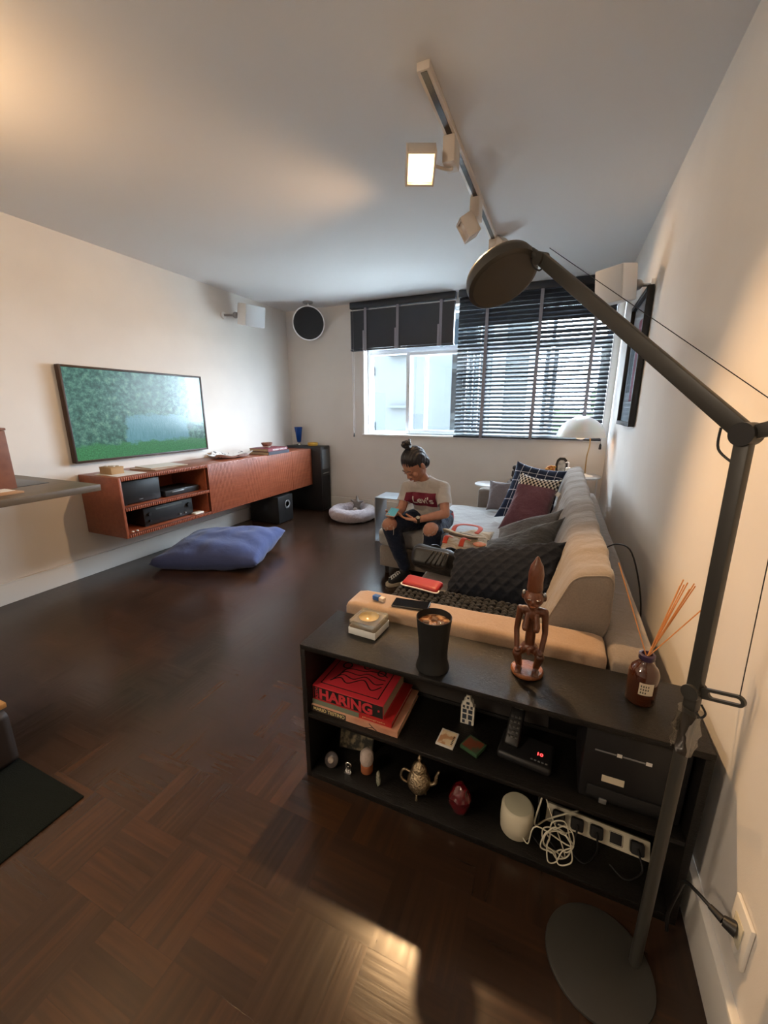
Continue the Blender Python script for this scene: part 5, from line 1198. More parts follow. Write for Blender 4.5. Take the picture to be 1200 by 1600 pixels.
bm = NB(); box(bm, -0.071, 0.071, 0.004, 0.111, 0.0002, 0.0008, 0, Mq2); obj('painted_face', bm, mat('gilt_pattern', (0.03, 0.03, 0.025), 0.5, col2=(0.22, 0.18, 0.11), nscale=40, fac=(.45, .62)), pb)
bm = NB(); prism(bm, [(0, 0), (0.008, 0.012), (0.010, 0.035), (0.006, 0.06), (0, 0.072), (-0.006, 0.06), (-0.010, 0.035), (-0.008, 0.012)], 0.006, Matrix.Translation(V((-0.508, 1.125, 0.0285))) @ Matrix.Rotation(-0.5, 4, 'Z') @ Matrix.Rotation(PI / 2, 4, 'X')); o = obj('leaf_ornament', bm, mat('green_enamel', (0.10, 0.14, 0.09), 0.3, col2=(0.45, 0.42, 0.35), nscale=90), None, 40); tag(o, 'tiny leaf-shaped enamel ornament standing on the shelf floor left of the teapot', 'ornament')

# ------------------------------------------------------------------ on top of the shelf and the armrest
# glass ashtray
gs = thing('glass_ashtray', 'thick square crystal ashtray on the left of the black shelf top', 'ashtray', (-0.61, 1.268, HZ + .0005))
Mg = Matrix.Translation(V((-0.612, 1.268, HZ + 0.0006))) @ Matrix.Rotation(math.radians(-4), 4, 'Z')
bm = NB(); w = 0.058; zt_ = 0.056; N_ = 48; zb = 0.026
def sq(a, r):
    c_, s_ = math.cos(a), math.sin(a); k = 1 / max(abs(c_), abs(s_)); return (c_ * k * r, s_ * k * r)
rows = []
for r_, z_, kind in ((w * .98, 0.028, 's'), (w, 0.030, 's'), (w, zt_ - .002, 's'), (w - .002, zt_, 's'), (0.040, zt_, 'c'), (0.036, zt_ - 0.010, 'c'), (0.024, zt_ - 0.019, 'c'), (0.006, zt_ - 0.022, 'c')):
    rows.append([Mg @ V(((sq(a, r_) if kind == 's' else (r_ * math.cos(a), r_ * math.sin(a))) + (z_,))) for a in [2 * PI * (k + .5) / N_ for k in range(N_)]])
rings(bm, rows); obj('bowl_block', bm, mat('smoky_crystal', (0.62, 0.55, 0.42), 0.03, trans=0.85, ior=1.5), gs, 30)
bm = NB(); box(bm, -w, w, -w, w, 0, 0.0275, 0.0015, Mg); obj('base_block', bm, mat('crystal_reflection_white', (0.86, 0.90, 0.90), 0.08, trans=0.25, ior=1.5), gs, 40)  # whitish base stands in for the window reflected in the crystal
bm = NB(); lathe(bm, [(0.039, zt_ + .0004), (0.0362, zt_ - 0.0095), (0.0242, zt_ - 0.0185), (0.001, zt_ - 0.0212)], M=Mg, n=40, caps=False); obj('bowl_lining', bm, mat('amber_tint', (0.50, 0.40, 0.22), 0.15), gs, 60)
# cup
cu = thing('tumbler', 'tall matt black tumbler of iced coffee on the black shelf', 'tumbler', (-0.318, 1.142, HZ + .0005))
bm = NB(); lathe(bm, [(0.050, 0), (0.055, 0.003), (0.053, 0.014), (0.048, 0.030), (0.0465, 0.055), (0.049, 0.10), (0.054, 0.15), (0.0575, 0.184), (0.0555, 0.185), (0.052, 0.16), (0.047, 0.11), (0.044, 0.06), (0.020, 0.055)], (-0.318, 1.142, HZ + .0005), 64); obj('cup', bm, mat('cup_black', (0.008, 0.009, 0.010), 0.55), cu, 60)
bm = NB(); lathe(bm, [(0.0530, 0.164), (0.03, 0.1645), (0.001, 0.1645)], (-0.318, 1.142, HZ + .0005), 48, caps=False); obj('coffee', bm, COFFEE, cu, 60)
rnd = random.Random(2)
for k in range(4):
    a = k * 1.7; bm = NB(); box(bm, -.011, .011, -.010, .010, -.007, .008, .003, Matrix.Translation(V((-0.318 + 0.024 * math.cos(a), 1.135 + 0.024 * math.sin(a), HZ + 0.163))) @ Matrix.Rotation(a, 4, 'Z') @ Matrix.Rotation(0.3, 4, 'X')); obj('ice_cube', bm, mat('ice', (0.5, 0.35, 0.25), 0.05, trans=0.7), cu, 40)
# carved figure
fg = thing('carved_figure', 'carved dark wooden seated figure with tall pointed headdress on the black shelf', 'sculpture', (-0.028, 1.232, HZ + .0005))
F0 = V((-0.028, 1.232, HZ + 0.0005))
def Fp(x, y, z): return F0 + V((x, y, z))
bm = NB()
rows = []
for r_, z_ in ((0.044, 0.0), (0.050, 0.004), (0.051, 0.012), (0.047, 0.018), (0.02, 0.019)):
    rows.append([Fp(r_ * math.cos(a) * (1 + .03 * math.sin(3 * a)), r_ * .95 * math.sin(a), z_) for a in [2 * PI * k / 40 for k in range(40)]])
rings(bm, rows); obj('round_base', bm, WOODB, fg, 50)
bm = NB()
capsule(bm, Fp(0, 0.006, 0.085), Fp(0, 0.004, 0.205), 0.016, 0.015); ell(bm, Fp(0, 0.008, 0.090), 0.026, 0.024, 0.020)
capsule(bm, Fp(-0.026, 0, 0.222), Fp(0.026, 0, 0.222), 0.014, 0.014); ell(bm, Fp(0, 0, 0.212), 0.026, 0.017, 0.022)
for s in (-1, 1):
    capsule(bm, Fp(s * 0.013, -0.010, 0.212), Fp(s * 0.017, -0.022, 0.178), 0.008, 0.010)
    ell(bm, Fp(s * 0.017, -0.026, 0.172), 0.009, 0.009, 0.010)
    capsule(bm, Fp(s * 0.036, 0, 0.224), Fp(s * 0.042, -0.004, 0.155), 0.011, 0.009); capsule(bm, Fp(s * 0.042, -0.004, 0.155), Fp(s * 0.036, -0.020, 0.098), 0.009, 0.008)
    ell(bm, Fp(s * 0.034, -0.026, 0.095), 0.010, 0.013, 0.007)
    capsule(bm, Fp(s * 0.020, 0.008, 0.080), Fp(s * 0.034, -0.022, 0.082), 0.015, 0.013); capsule(bm, Fp(s * 0.034, -0.024, 0.080), Fp(s * 0.026, -0.006, 0.030), 0.014, 0.010)
    ell(bm, Fp(s * 0.026, -0.022, 0.024), 0.011, 0.020, 0.008)
    for t_ in range(4): capsule(bm, Fp(s * (0.019 + t_ * 0.005), -0.034, 0.022), Fp(s * (0.019 + t_ * 0.0055), -0.044, 0.021), 0.0028, 0.0022, 8)
capsule(bm, Fp(0, -0.014, 0.095), Fp(0, -0.018, 0.082), 0.007, 0.006)
capsule(bm, Fp(0, 0, 0.228), Fp(0, -0.002, 0.245), 0.014, 0.014)
ell(bm, Fp(0, -0.004, 0.268), 0.030, 0.029, 0.030); ell(bm, Fp(0, -0.020, 0.252), 0.018, 0.014, 0.012); ell(bm, Fp(0, -0.030, 0.262), 0.006, 0.008, 0.010)
for s in (-1, 1): ell(bm, Fp(s * 0.012, -0.028, 0.272), 0.008, 0.005, 0.004); ell(bm, Fp(s * 0.031, 0, 0.270), 0.006, 0.008, 0.012)
b = remesh(bm, 0.0018, 2); fb = obj('figure_body', b, WOODF, fg, 180)
bm = NB(); lathe(bm, [(0.022, 0.290), (0.024, 0.297), (0.022, 0.320), (0.023, 0.345), (0.018, 0.372), (0.009, 0.388), (0.006, 0.396), (0.002, 0.401)], F0, 28); obj('headdress', bm, WOODF, fg, 60)
for s in (-1, 1):
    bm = NB(); ell(bm, Fp(s * 0.012, -0.0325, 0.272), 0.005, 0.0025, 0.002, n=10, m=6); obj('eye', bm, CHROME, fb, 60)
    bm = NB(); ell(bm, Fp(s * 0.030, -0.006, 0.283), 0.006, 0.006, 0.007, n=10, m=6); obj('ear_ornament', bm, GREYM, fg, 60)
bm = NB(); ell(bm, Fp(0, -0.034, 0.249), 0.009, 0.003, 0.003, n=12, m=6); obj('mouth', bm, WOODB, fb, 60)
# reed diffuser
rd = thing('reed_diffuser', 'brown glass reed diffuser bottle with cream label on the black shelf', 'diffuser', (0.288, 1.235, HZ + .0005))
D0 = V((0.288, 1.235, HZ + 0.0005))
bm = NB(); lathe(bm, [(0.036, 0), (0.039, 0.004), (0.039, 0.092), (0.034, 0.108), (0.020, 0.124), (0.0165, 0.128), (0.0165, 0.136), (0.013, 0.137), (0.013, 0.128)], D0, 48); obj('bottle', bm, AMBER, rd, 50)
bm = NB(); lathe(bm, [(0.019, 0.134), (0.021, 0.137), (0.021, 0.150), (0.017, 0.152), (0.014, 0.152), (0.014, 0.134)], D0, 36); obj('collar', bm, mat('collar_violet', (0.04, 0.025, 0.06), 0.3), rd, 50)
bm = NB(); a0 = -PI / 2 + 0.10
rows = [[D0 + V((0.0394 * math.cos(a0 + t), 0.0394 * math.sin(a0 + t), z_)) for z_ in (0.040, 0.078)] for t in [-.48 + .96 * k / 10 for k in range(11)]]
vv = [[bm.verts.new(p) for p in r] for r in rows]
for i in range(10): bm.faces.new((vv[i][0], vv[i + 1][0], vv[i + 1][1], vv[i][1]))
lb = obj('label', bm, LABELP, rd, 180)
for k, (s_, ww) in enumerate((('AMBRE', .022), ('BOIS', .020), ('CR', .012))):
    bm = NB()
    for j in range(4):
        a_ = a0 - 0.34 + j * 0.15
        if j * .006 > ww: break
        p = D0 + V((0.0396 * math.cos(a_), 0.0396 * math.sin(a_), 0.068 - k * 0.010)); x_ = V((-math.sin(a_), math.cos(a_), 0))
        box(bm, -.0014, .0014, 0, .0003, -.0028, .0028, 0, Matrix(((x_.x, math.cos(a_), 0, p.x), (x_.y, math.sin(a_), 0, p.y), (0, 0, 1, p.z), (0, 0, 0, 1))))
    obj('print', bm, DGREY, lb)
for tip in ((0.180, 1.215, 1.010), (0.325, 1.190, 0.995), (0.338, 1.200, 0.985), (0.342, 1.190, 0.972), (0.352, 1.200, 0.985), (0.358, 1.210, 0.975), (0.392, 1.215, 0.925), (0.330, 1.225, 0.965), (0.345, 1.25, 0.96)):
    tip = V(tip); d = (tip - (D0 + V((0, 0, .14)))).normalized(); q = D0 + V((0, 0, .148)) + V((d.x, d.y, 0)) * 0.010
    p = q - (tip - q).normalized() * 0.10
    if (V((p.x, p.y)) - V((D0.x, D0.y))).length > 0.03: p = q - (tip - q).normalized() * 0.05
    bm = NB(); cyl(bm, p, tip, 0.0016, 0.0016, 8); obj('reed', bm, REED, rd, 60)
# phone and eraser on the armrest
ap = thing('smartphone', 'black smartphone lying face up on the tan armrest', 'phone', (-0.50, 1.445, 0.634))
Mx = Matrix.Translation(V((-0.502, 1.443, 0.6335))) @ Matrix.Rotation(math.radians(96), 4, 'Z')
bm = NB(); box(bm, -0.037, 0.037, -0.076, 0.076, 0, 0.008, 0.0035, Mx, 3); obj('case', bm, BLACK, ap, 40)
bm = NB(); box(bm, -0.034, 0.034, -0.073, 0.073, 0.0081, 0.0085, 0, Mx); obj('screen', bm, mat('dark_phone_glass', (0.008, 0.009, 0.012), 0.06), ap)
er = thing('eraser', 'stubby blue and cream eraser on the left end of the tan armrest', 'eraser', (-0.64, 1.43, 0.634))
Me = Matrix.Translation(V((-0.640, 1.432, 0.6335))) @ Matrix.Rotation(math.radians(-12), 4, 'Z')
bm = NB(); box(bm, -0.030, 0.0, -0.012, 0.012, 0, 0.020, 0.003, Me); obj('blue_sleeve', bm, mat('blue_card', (0.02, 0.10, 0.32), 0.5), er, 40)
bm = NB(); box(bm, 0.0005, 0.026, -0.011, 0.011, 0.001, 0.018, 0.004, Me); obj('white_tip', bm, mat('cream_eraser', (0.62, 0.52, 0.42), 0.6), er, 40)

# ------------------------------------------------------------------ floor lamp
fl = thing('floor_lamp', 'tall charcoal adjustable floor lamp standing in front of the black shelf', 'floor lamp', (0.225, 0.905, 0))
bm = NB(); lathe(bm, [(0.128, 0), (0.130, 0.003), (0.129, 0.009), (0.120, 0.013), (0.001, 0.014)], (0.225, 0.905, 0), 64); obj('base_disc', bm, DGREY, fl, 40)
PX, PYy = 0.312, 0.935
bm = NB(); cyl(bm, (PX, PYy, 0.010), (PX, PYy, 0.80), 0.0135, 0.0135, 28); obj('lower_pole', bm, DGREY, fl, 40)
def bar(p0, p1, w, t, side):
    p0, p1 = V(p0), V(p1); d = (p1 - p0).normalized(); s = V(side); s = (s - d * s.dot(d)).normalized(); n = d.cross(s)
    bm = NB(); M = Matrix(((s.x, n.x, d.x, p0.x), (s.y, n.y, d.y, p0.y), (s.z, n.z, d.z, p0.z), (0, 0, 0, 1)))
    box(bm, -w / 2, w / 2, -t / 2, t / 2, 0, (p1 - p0).length, 0.003, M, 2); return bm
AD = V((-0.695, 0.712, 0)).normalized()
EL = V((0.305, 0.935, 1.377)); HD = V((-0.100, 1.350, 1.832))
obj('upper_pole', bar((PX, PYy, 0.80), EL - V((0, 0, .004)), 0.026, 0.020, AD), DGREY, fl, 40)
ar = obj('arm', bar(EL, HD, 0.033, 0.016, V((0, 0, 1))), DGREY, fl, 40)
SE = V((0.352, 0.888, 1.400)); obj('short_arm', bar(EL, SE, 0.026, 0.014, V((0, 0, 1))), DGREY, fl, 40)
bm = NB(); sdv = AD.cross(V((0, 0, 1))); cyl(bm, EL - sdv * 0.016, EL + sdv * 0.016, 0.021, 0.021, 28); obj('elbow_joint', bm, BLACK, fl, 40)
bm = NB(); cyl(bm, V((PX, PYy, 0.842)) - sdv * 0.018, V((PX, PYy, 0.842)) + sdv * 0.018, 0.017, 0.017, 28); cj = obj('lower_joint', bm, DGREY, fl, 40)
# slotted lever
l0 = V((PX, PYy, 0.842)); l1 = V((0.366, 0.885, 0.872))
d = (l1 - l0).normalized(); up_ = (V((0, 0, 1)) - d * d.z).normalized(); n_ = d.cross(up_)
Ml = Matrix(((d.x, up_.x, n_.x, l0.x), (d.y, up_.y, n_.y, l0.y), (d.z, up_.z, n_.z, l0.z), (0, 0, 0, 1)))
Ld = (l1 - l0).length
bm = NB()
def stad(x0, x1, r, k=10): return [(x0 + r * math.cos(t), r * math.sin(t)) for t in [PI / 2 + PI * i / k for i in range(k + 1)]] + [(x1 + r * math.cos(t), r * math.sin(t)) for t in [-PI / 2 + PI * i / k for i in range(k + 1)]]
o1, i1 = stad(0.0, Ld, 0.0115), stad(Ld * .42, Ld - 0.001, 0.0060)
def ringprism(bm, o, i, z0, z1, M):
    L_ = [[bm.verts.new(M @ V((x, y, z))) for x, y in s] for s, z in ((o, z0), (o, z1), (i, z1), (i, z0))]
    n = len(o)
    for a in range(4):
        A, Bb = L_[a], L_[(a + 1) % 4]
        for j in range(n): bm.faces.new((A[j], A[(j + 1) % n], Bb[(j + 1) % n], Bb[j]))
ringprism(bm, o1, i1, -0.004, 0.004, Ml); obj('lever', bm, DGREY, cj, 40)
bm = NB(); tube(bm, [(PX + .010, PYy - 0.018, 0.825), (PX + .018, PYy - 0.024, 0.810), (PX + .012, PYy - 0.022, 0.797), (PX + .004, PYy - 0.016, 0.804)], 0.0022, 8); obj('cable_loop', bm, BLACK, fl, 60)
bm = NB(); rows = []
for z_, r_ in ((0.690, .0185), (0.71, .024), (0.73, .020), (0.75, .025), (0.775, .0195), (0.795, .023)): rows.append([V((PX + r_ * math.cos(a) * (1 + .15 * math.sin(5 * a + z_ * 90)), PYy + r_ * math.sin(a) * (1 + .15 * math.cos(4 * a + z_ * 70)), z_)) for a in [2 * PI * k / 30 for k in range(30)]])
rings(bm, rows, caps=False); obj('plastic_wrap', bm, thin_glass('clear_wrap', (0.8, 0.8, 0.78), 0.25), fl, 180)
bm = NB(); tube(bm, [SE + V((0, 0, .006)), HD + V((0.02, -0.02, 0.018))], 0.0009, 6, smooth=False); obj('tension_wire', bm, BLACK, fl, 60)
bm = NB(); tube(bm, [SE - V((0, 0, .004)), l1 + V((0, 0, .004))], 0.0009, 6, smooth=False); obj('tension_wire', bm, BLACK, fl, 60)
bm = NB(); tube(bm, [EL - AD * 0.0 + V((-.03, .03, .01)), EL + V((-.028, .028, -.03)), EL + V((-.006, .008, -.055))], 0.0024, 8); obj('cable', bm, BLACK, fl, 60)
# head: shallow dish tilted down
HCc = V((-0.213, 1.392, 1.808)); hn = V((0.434, -0.339, -0.835)).normalized()
Mhd = Matrix.Translation(HCc) @ (-hn).to_track_quat('Z', 'Y').to_matrix().to_4x4()
bm = NB(); lathe(bm, [(0.101, -0.016), (0.107, -0.012), (0.108, 0.008), (0.103, 0.024), (0.088, 0.035), (0.055, 0.042), (0.002, 0.044)], M=Mhd, n=64); hd = obj('lamp_head', bm, DGREY, fl, 50)
bm = NB(); lathe(bm, [(0.095, -0.0172), (0.002, -0.0176)], M=Mhd, n=48, caps=False); obj('diffuser_disc', bm, mat('unlit_diffuser', (0.045, 0.042, 0.037), 0.5), hd, 60)
edge = HCc + ((HD - HCc) - hn * (HD - HCc).dot(hn)).normalized() * 0.100
bm = NB(); capsule(bm, edge, HD, 0.011, 0.012); obj('head_joint', bm, DGREY, fl, 60)
bm = NB(); cyl(bm, HD - sdv * 0.014, HD + sdv * 0.014, 0.017, 0.017, 24); obj('wrist_joint', bm, DGREY, fl, 40)
bm = NB(); tube(bm, [edge + V((0, 0, -.010)), edge + V((.008, -.008, -.040)), edge + V((.030, -.022, -.058)), edge + V((.050, -.040, -.042)), HD.lerp(EL, .10) + V((0, 0, -.012))], 0.0026, 8); obj('cable', bm, BLACK, fl, 60)
# wall socket and plug
sk = thing('wall_socket', 'white wall socket plate low on the right wall near the camera', 'socket', (0.465, 0.90, 0.25))
B('plate', TRIM, sk, 0.4605, 0.4695, 0.845, 0.925, 0.255, 0.375, 0.003)
B('socket_face', ROUTER, sk, 0.4580, 0.4603, 0.865, 0.905, 0.285, 0.345, 0.002)
pg = thing('power_plug', 'black right-angle plug and cord in the wall socket', 'plug', (0.45, 0.89, 0.31))
bm = NB(); cyl(bm, (0.4575, 0.885, 0.315), (0.437, 0.895, 0.315), 0.017, 0.011, 20); cyl(bm, (0.437, 0.895, 0.315), (0.418, 0.915, 0.316), 0.009, 0.006, 16); obj('plug_body', bm, BLACK, pg, 50)
bm = NB(); tube(bm, [(0.420, 0.913, 0.316), (0.398, 0.94, 0.315), (0.385, 0.965, 0.30), (0.385, 0.985, 0.24), (0.392, 1.03, 0.10), (0.405, 1.05, 0.012)], 0.0042, 10); obj('cord', bm, BLACK, pg, 60)

# ------------------------------------------------------------------ floor things
fc_ = pillow_bm((-3.30, 2.28, 0.07), (-2.36, 2.62, 0.09), (-3.46, 3.02, 0.12), 0.30, TR=(-2.60, 3.36, 0.17), n=44, wr=0.010, pinch=0.04, puff=0.36, seed=20)
for v in fc_.verts:
    if v.co.z < 0.004: v.co.z = 0.004 + 0.02 * (v.co.z - 0.004)
zmin = min(v.co.z for v in fc_.verts)
for v in fc_.verts: v.co.z += 0.002 - zmin
o = obj('floor_cushion', fc_, FLCUSH, None, 180); tag(o, 'large blue floor cushion lying on the parquet in front of the sideboard', 'cushion')
# plush pet bed
pbed = thing('pet_bed', 'round plush lilac grey pet bed on the floor below the window wall', 'pet bed', (-2.46, 4.66, 0))
bm = NB(); R_, r_ = 0.235, 0.085; U_, V_ = 96, 30; G_ = []
for i in range(U_):
    row = []
    for j in range(V_):
        a, c_ = 2 * PI * i / U_, 2 * PI * j / V_
        rr = r_ + 0.010 * noise.noise(V((math.cos(a) * 5, math.sin(a) * 5, c_ * 2))) + 0.006 * noise.noise(V((math.cos(a) * 16, math.sin(a) * 16, math.sin(c_) * 5)))
        row.append(bm.verts.new((-2.46 + (R_ + rr * math.cos(c_)) * math.cos(a), 4.64 + (R_ + rr * math.cos(c_)) * math.sin(a) , 0.080 + rr * 0.95 * math.sin(c_))))
    G_.append(row)
for i in range(U_):
    for j in range(V_): bm.faces.new((G_[i][j], G_[(i + 1) % U_][j], G_[(i + 1) % U_][(j + 1) % V_], G_[i][(j + 1) % V_]))
zmin = min(v.co.z for v in bm.verts)
for v in bm.verts: v.co.z -= zmin
obj('bolster', bm, PLUSH, pbed, 180)
bm = NB(); lathe(bm, [(0.20, 0.002), (0.21, 0.03), (0.16, 0.055), (0.001, 0.06)], (-2.46, 4.64, 0), 40); obj('inner_pad', bm, PLUSH, pbed, 60)
ty = thing('plush_toy', 'small grey star-shaped plush toy sitting in the pet bed', 'toy', (-2.44, 4.70, 0.06))
bm = NB(); c_ = V((-2.44, 4.72, 0.20))
ell(bm, c_, 0.055, 0.035, 0.055)
for k in range(5):
    a = PI / 2 + 2 * PI * k / 5; capsule(bm, c_, c_ + V((math.cos(a) * 0.095, 0, math.sin(a) * 0.095)), 0.034, 0.010)
capsule(bm, c_ + V((0, 0, -.04)), c_ + V((0, -.02, -.12)), 0.035, 0.03)
obj('body', remesh(bm, 0.006, 3), TOYG, ty, 180)
bm = NB(); ell(bm, c_ + V((0, -0.05, -0.075)), 0.030, 0.020, 0.022); obj('muzzle', bm, mat('cream_plush', (0.5, 0.45, 0.4), 0.95), ty, 180)
# side table next to the chaise: bent metal C shape
ct = thing('c_shaped_side_table', 'grey folded metal side table beyond the chaise corner', 'side table', (-1.60, 4.05, 0))
B('top', GREYM, ct, -1.79, -1.42, 3.88, 4.20, 0.490, 0.498, 0.001); B('side_panel', GREYM, ct, -1.79, -1.782, 3.88, 4.20, 0.0085, 0.4895, 0.001); B('foot_panel', GREYM, ct, -1.79, -1.42, 3.88, 4.20, 0.0, 0.008, 0.001)
# tables behind the sofa
rt1 = thing('round_side_table', 'low round white side table behind the far armrest', 'side table', (-0.68, 4.66, 0))
bm = NB(); lathe(bm, [(0.175, 0.585), (0.18, 0.59), (0.18, 0.600), (0.175, 0.604), (0.001, 0.604)], (-0.68, 4.64, 0), 48); obj('top', bm, WHITE, rt1, 40)
bm = NB(); cyl(bm, (-0.68, 4.64, 0.012), (-0.68, 4.64, 0.585), 0.014, 0.014, 20); obj('stem', bm, WHITE, rt1, 40)
bm = NB(); lathe(bm, [(0.13, 0), (0.13, 0.008), (0.02, 0.014)], (-0.68, 4.64, 0), 40); obj('foot', bm, WHITE, rt1, 40)
st_ = thing('wooden_stool', 'small square brown wooden stool behind the small grey cushion', 'stool', (-0.38, 4.62, 0))
WSTOOL = mat('walnut', (0.14, 0.10, 0.075), 0.5)
B('top', WSTOOL, st_, -0.49, -0.19, 4.48, 4.76, 0.635, 0.660, 0.003)
for x in (-0.47, -0.21):
    for y in (4.50, 4.74): B('leg', WSTOOL, st_, x - .014, x + .014, y - .014, y + .014, 0, 0.6345, 0.002)
fgn = thing('carved_figure', 'small dark standing figurine on the wooden stool behind the sofa', 'sculpture', (-0.42, 4.60, 0.6605))
bm = NB(); b0 = V((-0.425, 4.58, 0.6605)); lathe(bm, [(0.042, 0), (0.044, 0.012), (0.030, 0.016)], b0, 24); obj('round_base', bm, BLACKM, fgn, 60)
bm = NB(); capsule(bm, b0 + V((0, 0, .03)), b0 + V((0, 0, .09)), 0.022, 0.024); ell(bm, b0 + V((0, 0, .145)), 0.030, 0.028, 0.028); capsule(bm, b0 + V((0, 0, .09)), b0 + V((0, 0, .13)), 0.014, 0.012)
for s in (-1, 1): capsule(bm, b0 + V((s * .024, 0, .105)), b0 + V((s * .028, -.006, .055)), 0.009, 0.008); capsule(bm, b0 + V((s * .012, 0, .04)), b0 + V((s * .014, -.004, .018)), 0.012, 0.010)
obj('figure_body', remesh(bm, 0.004, 2), POUFM, fgn, 180)
rt2 = thing('round_side_table', 'tall round metal side table in the right corner under the opal lamp', 'side table', (0.20, 4.72, 0))
RC = V((0.195, 4.72, 0))
bm = NB(); lathe(bm, [(0.225, 0.725), (0.23, 0.73), (0.23, 0.740), (0.225, 0.744), (0.001, 0.744)], RC, 56); obj('top', bm, CONC, rt2, 40)
for k in range(3):
    a = 0.25 + 2 * PI * k / 3; p = RC + V((math.cos(a), math.sin(a), 0)) * 0.205; bm = NB(); cyl(bm, p, p + V((0, 0, .725)), 0.008, 0.008, 14); obj('leg', bm, WHITE, rt2, 40)
tl_ = thing('table_lamp', 'brass-stemmed table lamp with a wide opal dome in the right corner', 'table lamp', (0.26, 4.68, 0.7445))
L0 = V((0.265, 4.66, 0.7445))
bm = NB(); lathe(bm, [(0.075, 0), (0.078, 0.004), (0.070, 0.012), (0.02, 0.018), (0.010, 0.03)], L0, 40); obj('base', bm, HOUSE, tl_, 50)
bm = NB(); tube(bm, [L0 + V((0, 0, .02)), L0 + V((-.002, 0, .20)), L0 + V((.012, 0, .34)), L0 + V((-.01, 0, .46)), L0 + V((-.07, 0, .52))], 0.0065, 12); obj('stem', bm, BRASS, tl_, 60)
S0 = V((0.180, 4.62, 1.150))
bm = NB(); prof = [(0.228 * math.cos(t), 0.205 * math.sin(t)) for t in [PI / 2 * k / 14 for k in range(14)]] + [(0.004, 0.205)]
inner = [(r_ - 0.005 if r_ > .01 else r_, z_ - 0.005) for r_, z_ in prof[::-1]]; inner[-1] = (0.223, 0.0)
prof2 = [(r_, max(z_, 0) * (1 - 0.10 * (r_ / .228) ** 2)) for r_, z_ in prof] 
lathe(bm, prof2 + inner, S0, 56, caps=False, closed=True); sd_ = obj('opal_dome', bm, SHADEGL, tl_, 60)
bm = NB(); ell(bm, S0 + V((0, 0, .03)), 0.075, 0.075, 0.055); obj('inner_globe', bm, mat('opal_globe', (0.8, 0.76, 0.68), 0.4, emis=(1.0, 0.72, 0.45), estr=0.5), tl_, 60)
light('table_lamp_glow', 'POINT', (0.30, 4.50, 1.18), 1.3, (1.0, 0.62, 0.35), shadow_soft_size=0.05)
# things on that table
ph = thing('photo_frame', 'small black arched photo frame on the tall round side table', 'photo frame', (0.03, 4.72, 0.745))
Mf = Matrix.Translation(V((0.035, 4.72, 0.745))) @ Matrix.Rotation(math.radians(80), 4, 'X')
arch = [(-0.055, 0), (0.055, 0), (0.062, 0.10), (0.050, 0.150), (0.025, 0.175), (-0.025, 0.175), (-0.050, 0.150), (-0.062, 0.10)]
bm = NB(); prism(bm, arch, 0.014, Mf); obj('frame', bm, BLACK, ph, 30)
bm = NB(); prism(bm, [(x * .62, 0.028 + z_ * .68) for x, z_ in arch], 0.001, Mf @ Matrix.Translation(V((0, 0, .0141)))); obj('photo', bm, mat('grey_portrait', (0.20, 0.22, 0.23), 0.4, col2=(0.45, 0.47, 0.46), nscale=26), ph)
bm = NB(); rnd = random.Random(4)
fo = thing('yellow_flower', 'crumpled yellow and orange paper flower behind the grid cushion', 'flower', (-0.07, 4.60, 0.745))
for k in range(16):
    a = rnd.uniform(0, 2 * PI); ell(bm, V((-0.07, 4.62, 0.800)) + V((math.cos(a) * 0.032, math.sin(a) * 0.02, rnd.uniform(-.03, .045))), 0.026, 0.020, 0.009, Matrix.Rotation(rnd.uniform(-1.2, 1.2), 3, 'Y') @ Matrix.Rotation(rnd.uniform(-1, 1), 3, 'X'), 12, 6)
obj('petals', bm, mat('yellow_paper', (0.62, 0.42, 0.06), 0.6, col2=(0.50, 0.12, 0.05), nscale=40), fo, 180)
bm = NB(); lathe(bm, [(0.022, 0), (0.026, 0.004), (0.03, 0.03), (0.02, 0.032)], (-0.07, 4.62, 0.7445), 20); obj('cup', bm, mat('sage_cup', (0.25, 0.33, 0.25), 0.5), fo, 60)
wd_ = thing('soap_dispenser', 'small white pump bottle on the tall round side table', 'bottle', (0.115, 4.60, 0.745))
B('bottle', HOUSE, wd_, 0.075, 0.125, 4.575, 4.615, 0.7445, 0.835, 0.008)
bm = NB(); cyl(bm, (0.10, 4.595, 0.835), (0.10, 4.595, 0.885), 0.007, 0.007, 12); tube(bm, [(0.10, 4.595, 0.885), (0.085, 4.59, 0.890), (0.07, 4.585, 0.885)], 0.006, 8); obj('pump', bm, WHITE, wd_, 60)
bm = NB(); softbox(bm, 0.150, 0.225, 4.595, 4.625, 0.745, 0.775, 0.012, amp=0.004, fr=20, cuts=8); o = obj('red_case', bm, REDLEA, None, 180); tag(o, 'small red glasses case at the foot of the opal lamp', 'case')
# cable on top of sofa frame by the wall
bm = NB(); tube(bm, [(0.30, 2.55, 0.640), (0.345, 2.45, 0.70), (0.40, 2.35, 0.69), (0.44, 2.2, 0.52), (0.45, 2.1, 0.30)], 0.004, 8); o = obj('black_cable', bm, BLACK, None, 60); tag(o, 'black cable drooping over the sofa back by the right wall', 'cable')

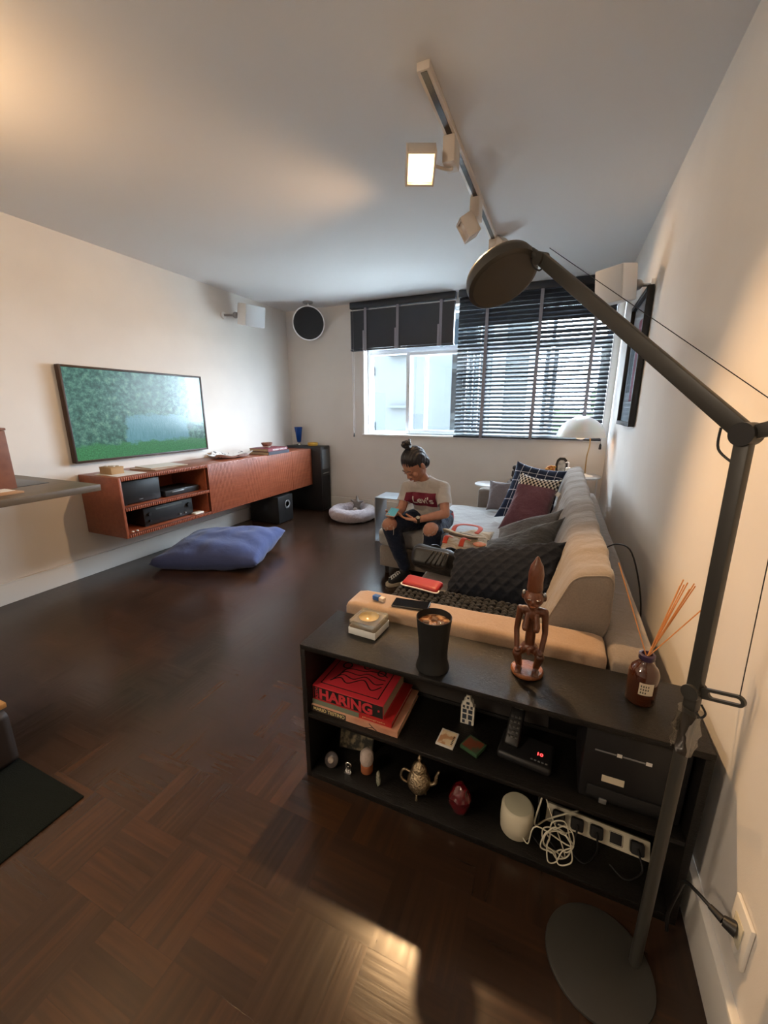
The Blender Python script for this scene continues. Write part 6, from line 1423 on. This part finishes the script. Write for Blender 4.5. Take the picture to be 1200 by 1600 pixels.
# ------------------------------------------------------------------ counter at the left, stool and rug
cn = thing('counter', 'dark oak counter top with inset black slab projecting at the left edge', 'counter', (-3.2, 0.6, 0))
bm = NB(); box(bm, -3.708, -2.718, -0.60, 1.640, 0.908, 0.950, 0.003); obj('worktop', bm, TABLEG, cn, 40)
bm = NB(); box(bm, -3.62, -3.075, 0.2, 1.535, 0.9502, 0.9535, 0.001); obj('inset_slab', bm, mat('black_stone', (0.025, 0.022, 0.020), 0.35), cn, 40)
for y in (-0.4, 0.55): B('support_panel', TABLEG, cn, -3.70, -3.0, y - .02, y + .02, 0.0, 0.9075, 0.002)
ob = thing('wooden_box', 'tall reddish brown leather box standing on the counter slab', 'box', (-3.15, 1.30, 0.954))
BOXM = mat('russet_leather', (0.20, 0.075, 0.040), 0.5, col2=(0.16, 0.055, 0.030), nscale=20)
bm = NB(); box(bm, -3.30, -3.012, 1.10, 1.335, 0.954, 1.30, 0.006); obj('box_body', bm, BOXM, ob, 40)
B('lid', BOXM, ob, -3.304, -3.008, 1.096, 1.339, 1.301, 1.315, 0.004)
nb = book('notebook', 'tan notebook with white pages open edge on the left counter', -3.03, -2.84, 1.02, 1.285, 0.9505, 0.960, mat('tan_cover', (0.36, 0.20, 0.10), 0.6), 'x1')
nb['label'] = 'tan notebook lying beside the tall box on the counter'; 
o = B('paper_sheet', PAPER, None, -3.06, -2.90, 1.05, 1.27, 0.9602, 0.9622, 0); tag(o, 'white sheet lying on the tan notebook on the counter', 'paper')
o = B('rug', RUG, None, -2.75, -1.52, -0.35, 0.662, 0.0, 0.008, 0.003); tag(o, 'dark green rug corner on the parquet at the left edge', 'rug')
po = thing('low_stool', 'low dark stool with honey wood rim at the far left edge', 'stool', (-2.12, 0.52, 0.0085))
bm = NB(); softbox(bm, -2.30, -1.93, 0.36, 0.665, 0.0085, 0.245, 0.02, amp=0.002, cuts=8); obj('base', bm, POUFM, po, 180)
B('wood_rim', ORANGEW, po, -2.315, -1.962, 0.345, 0.672, 0.2455, 0.268, 0.004)
#@@END
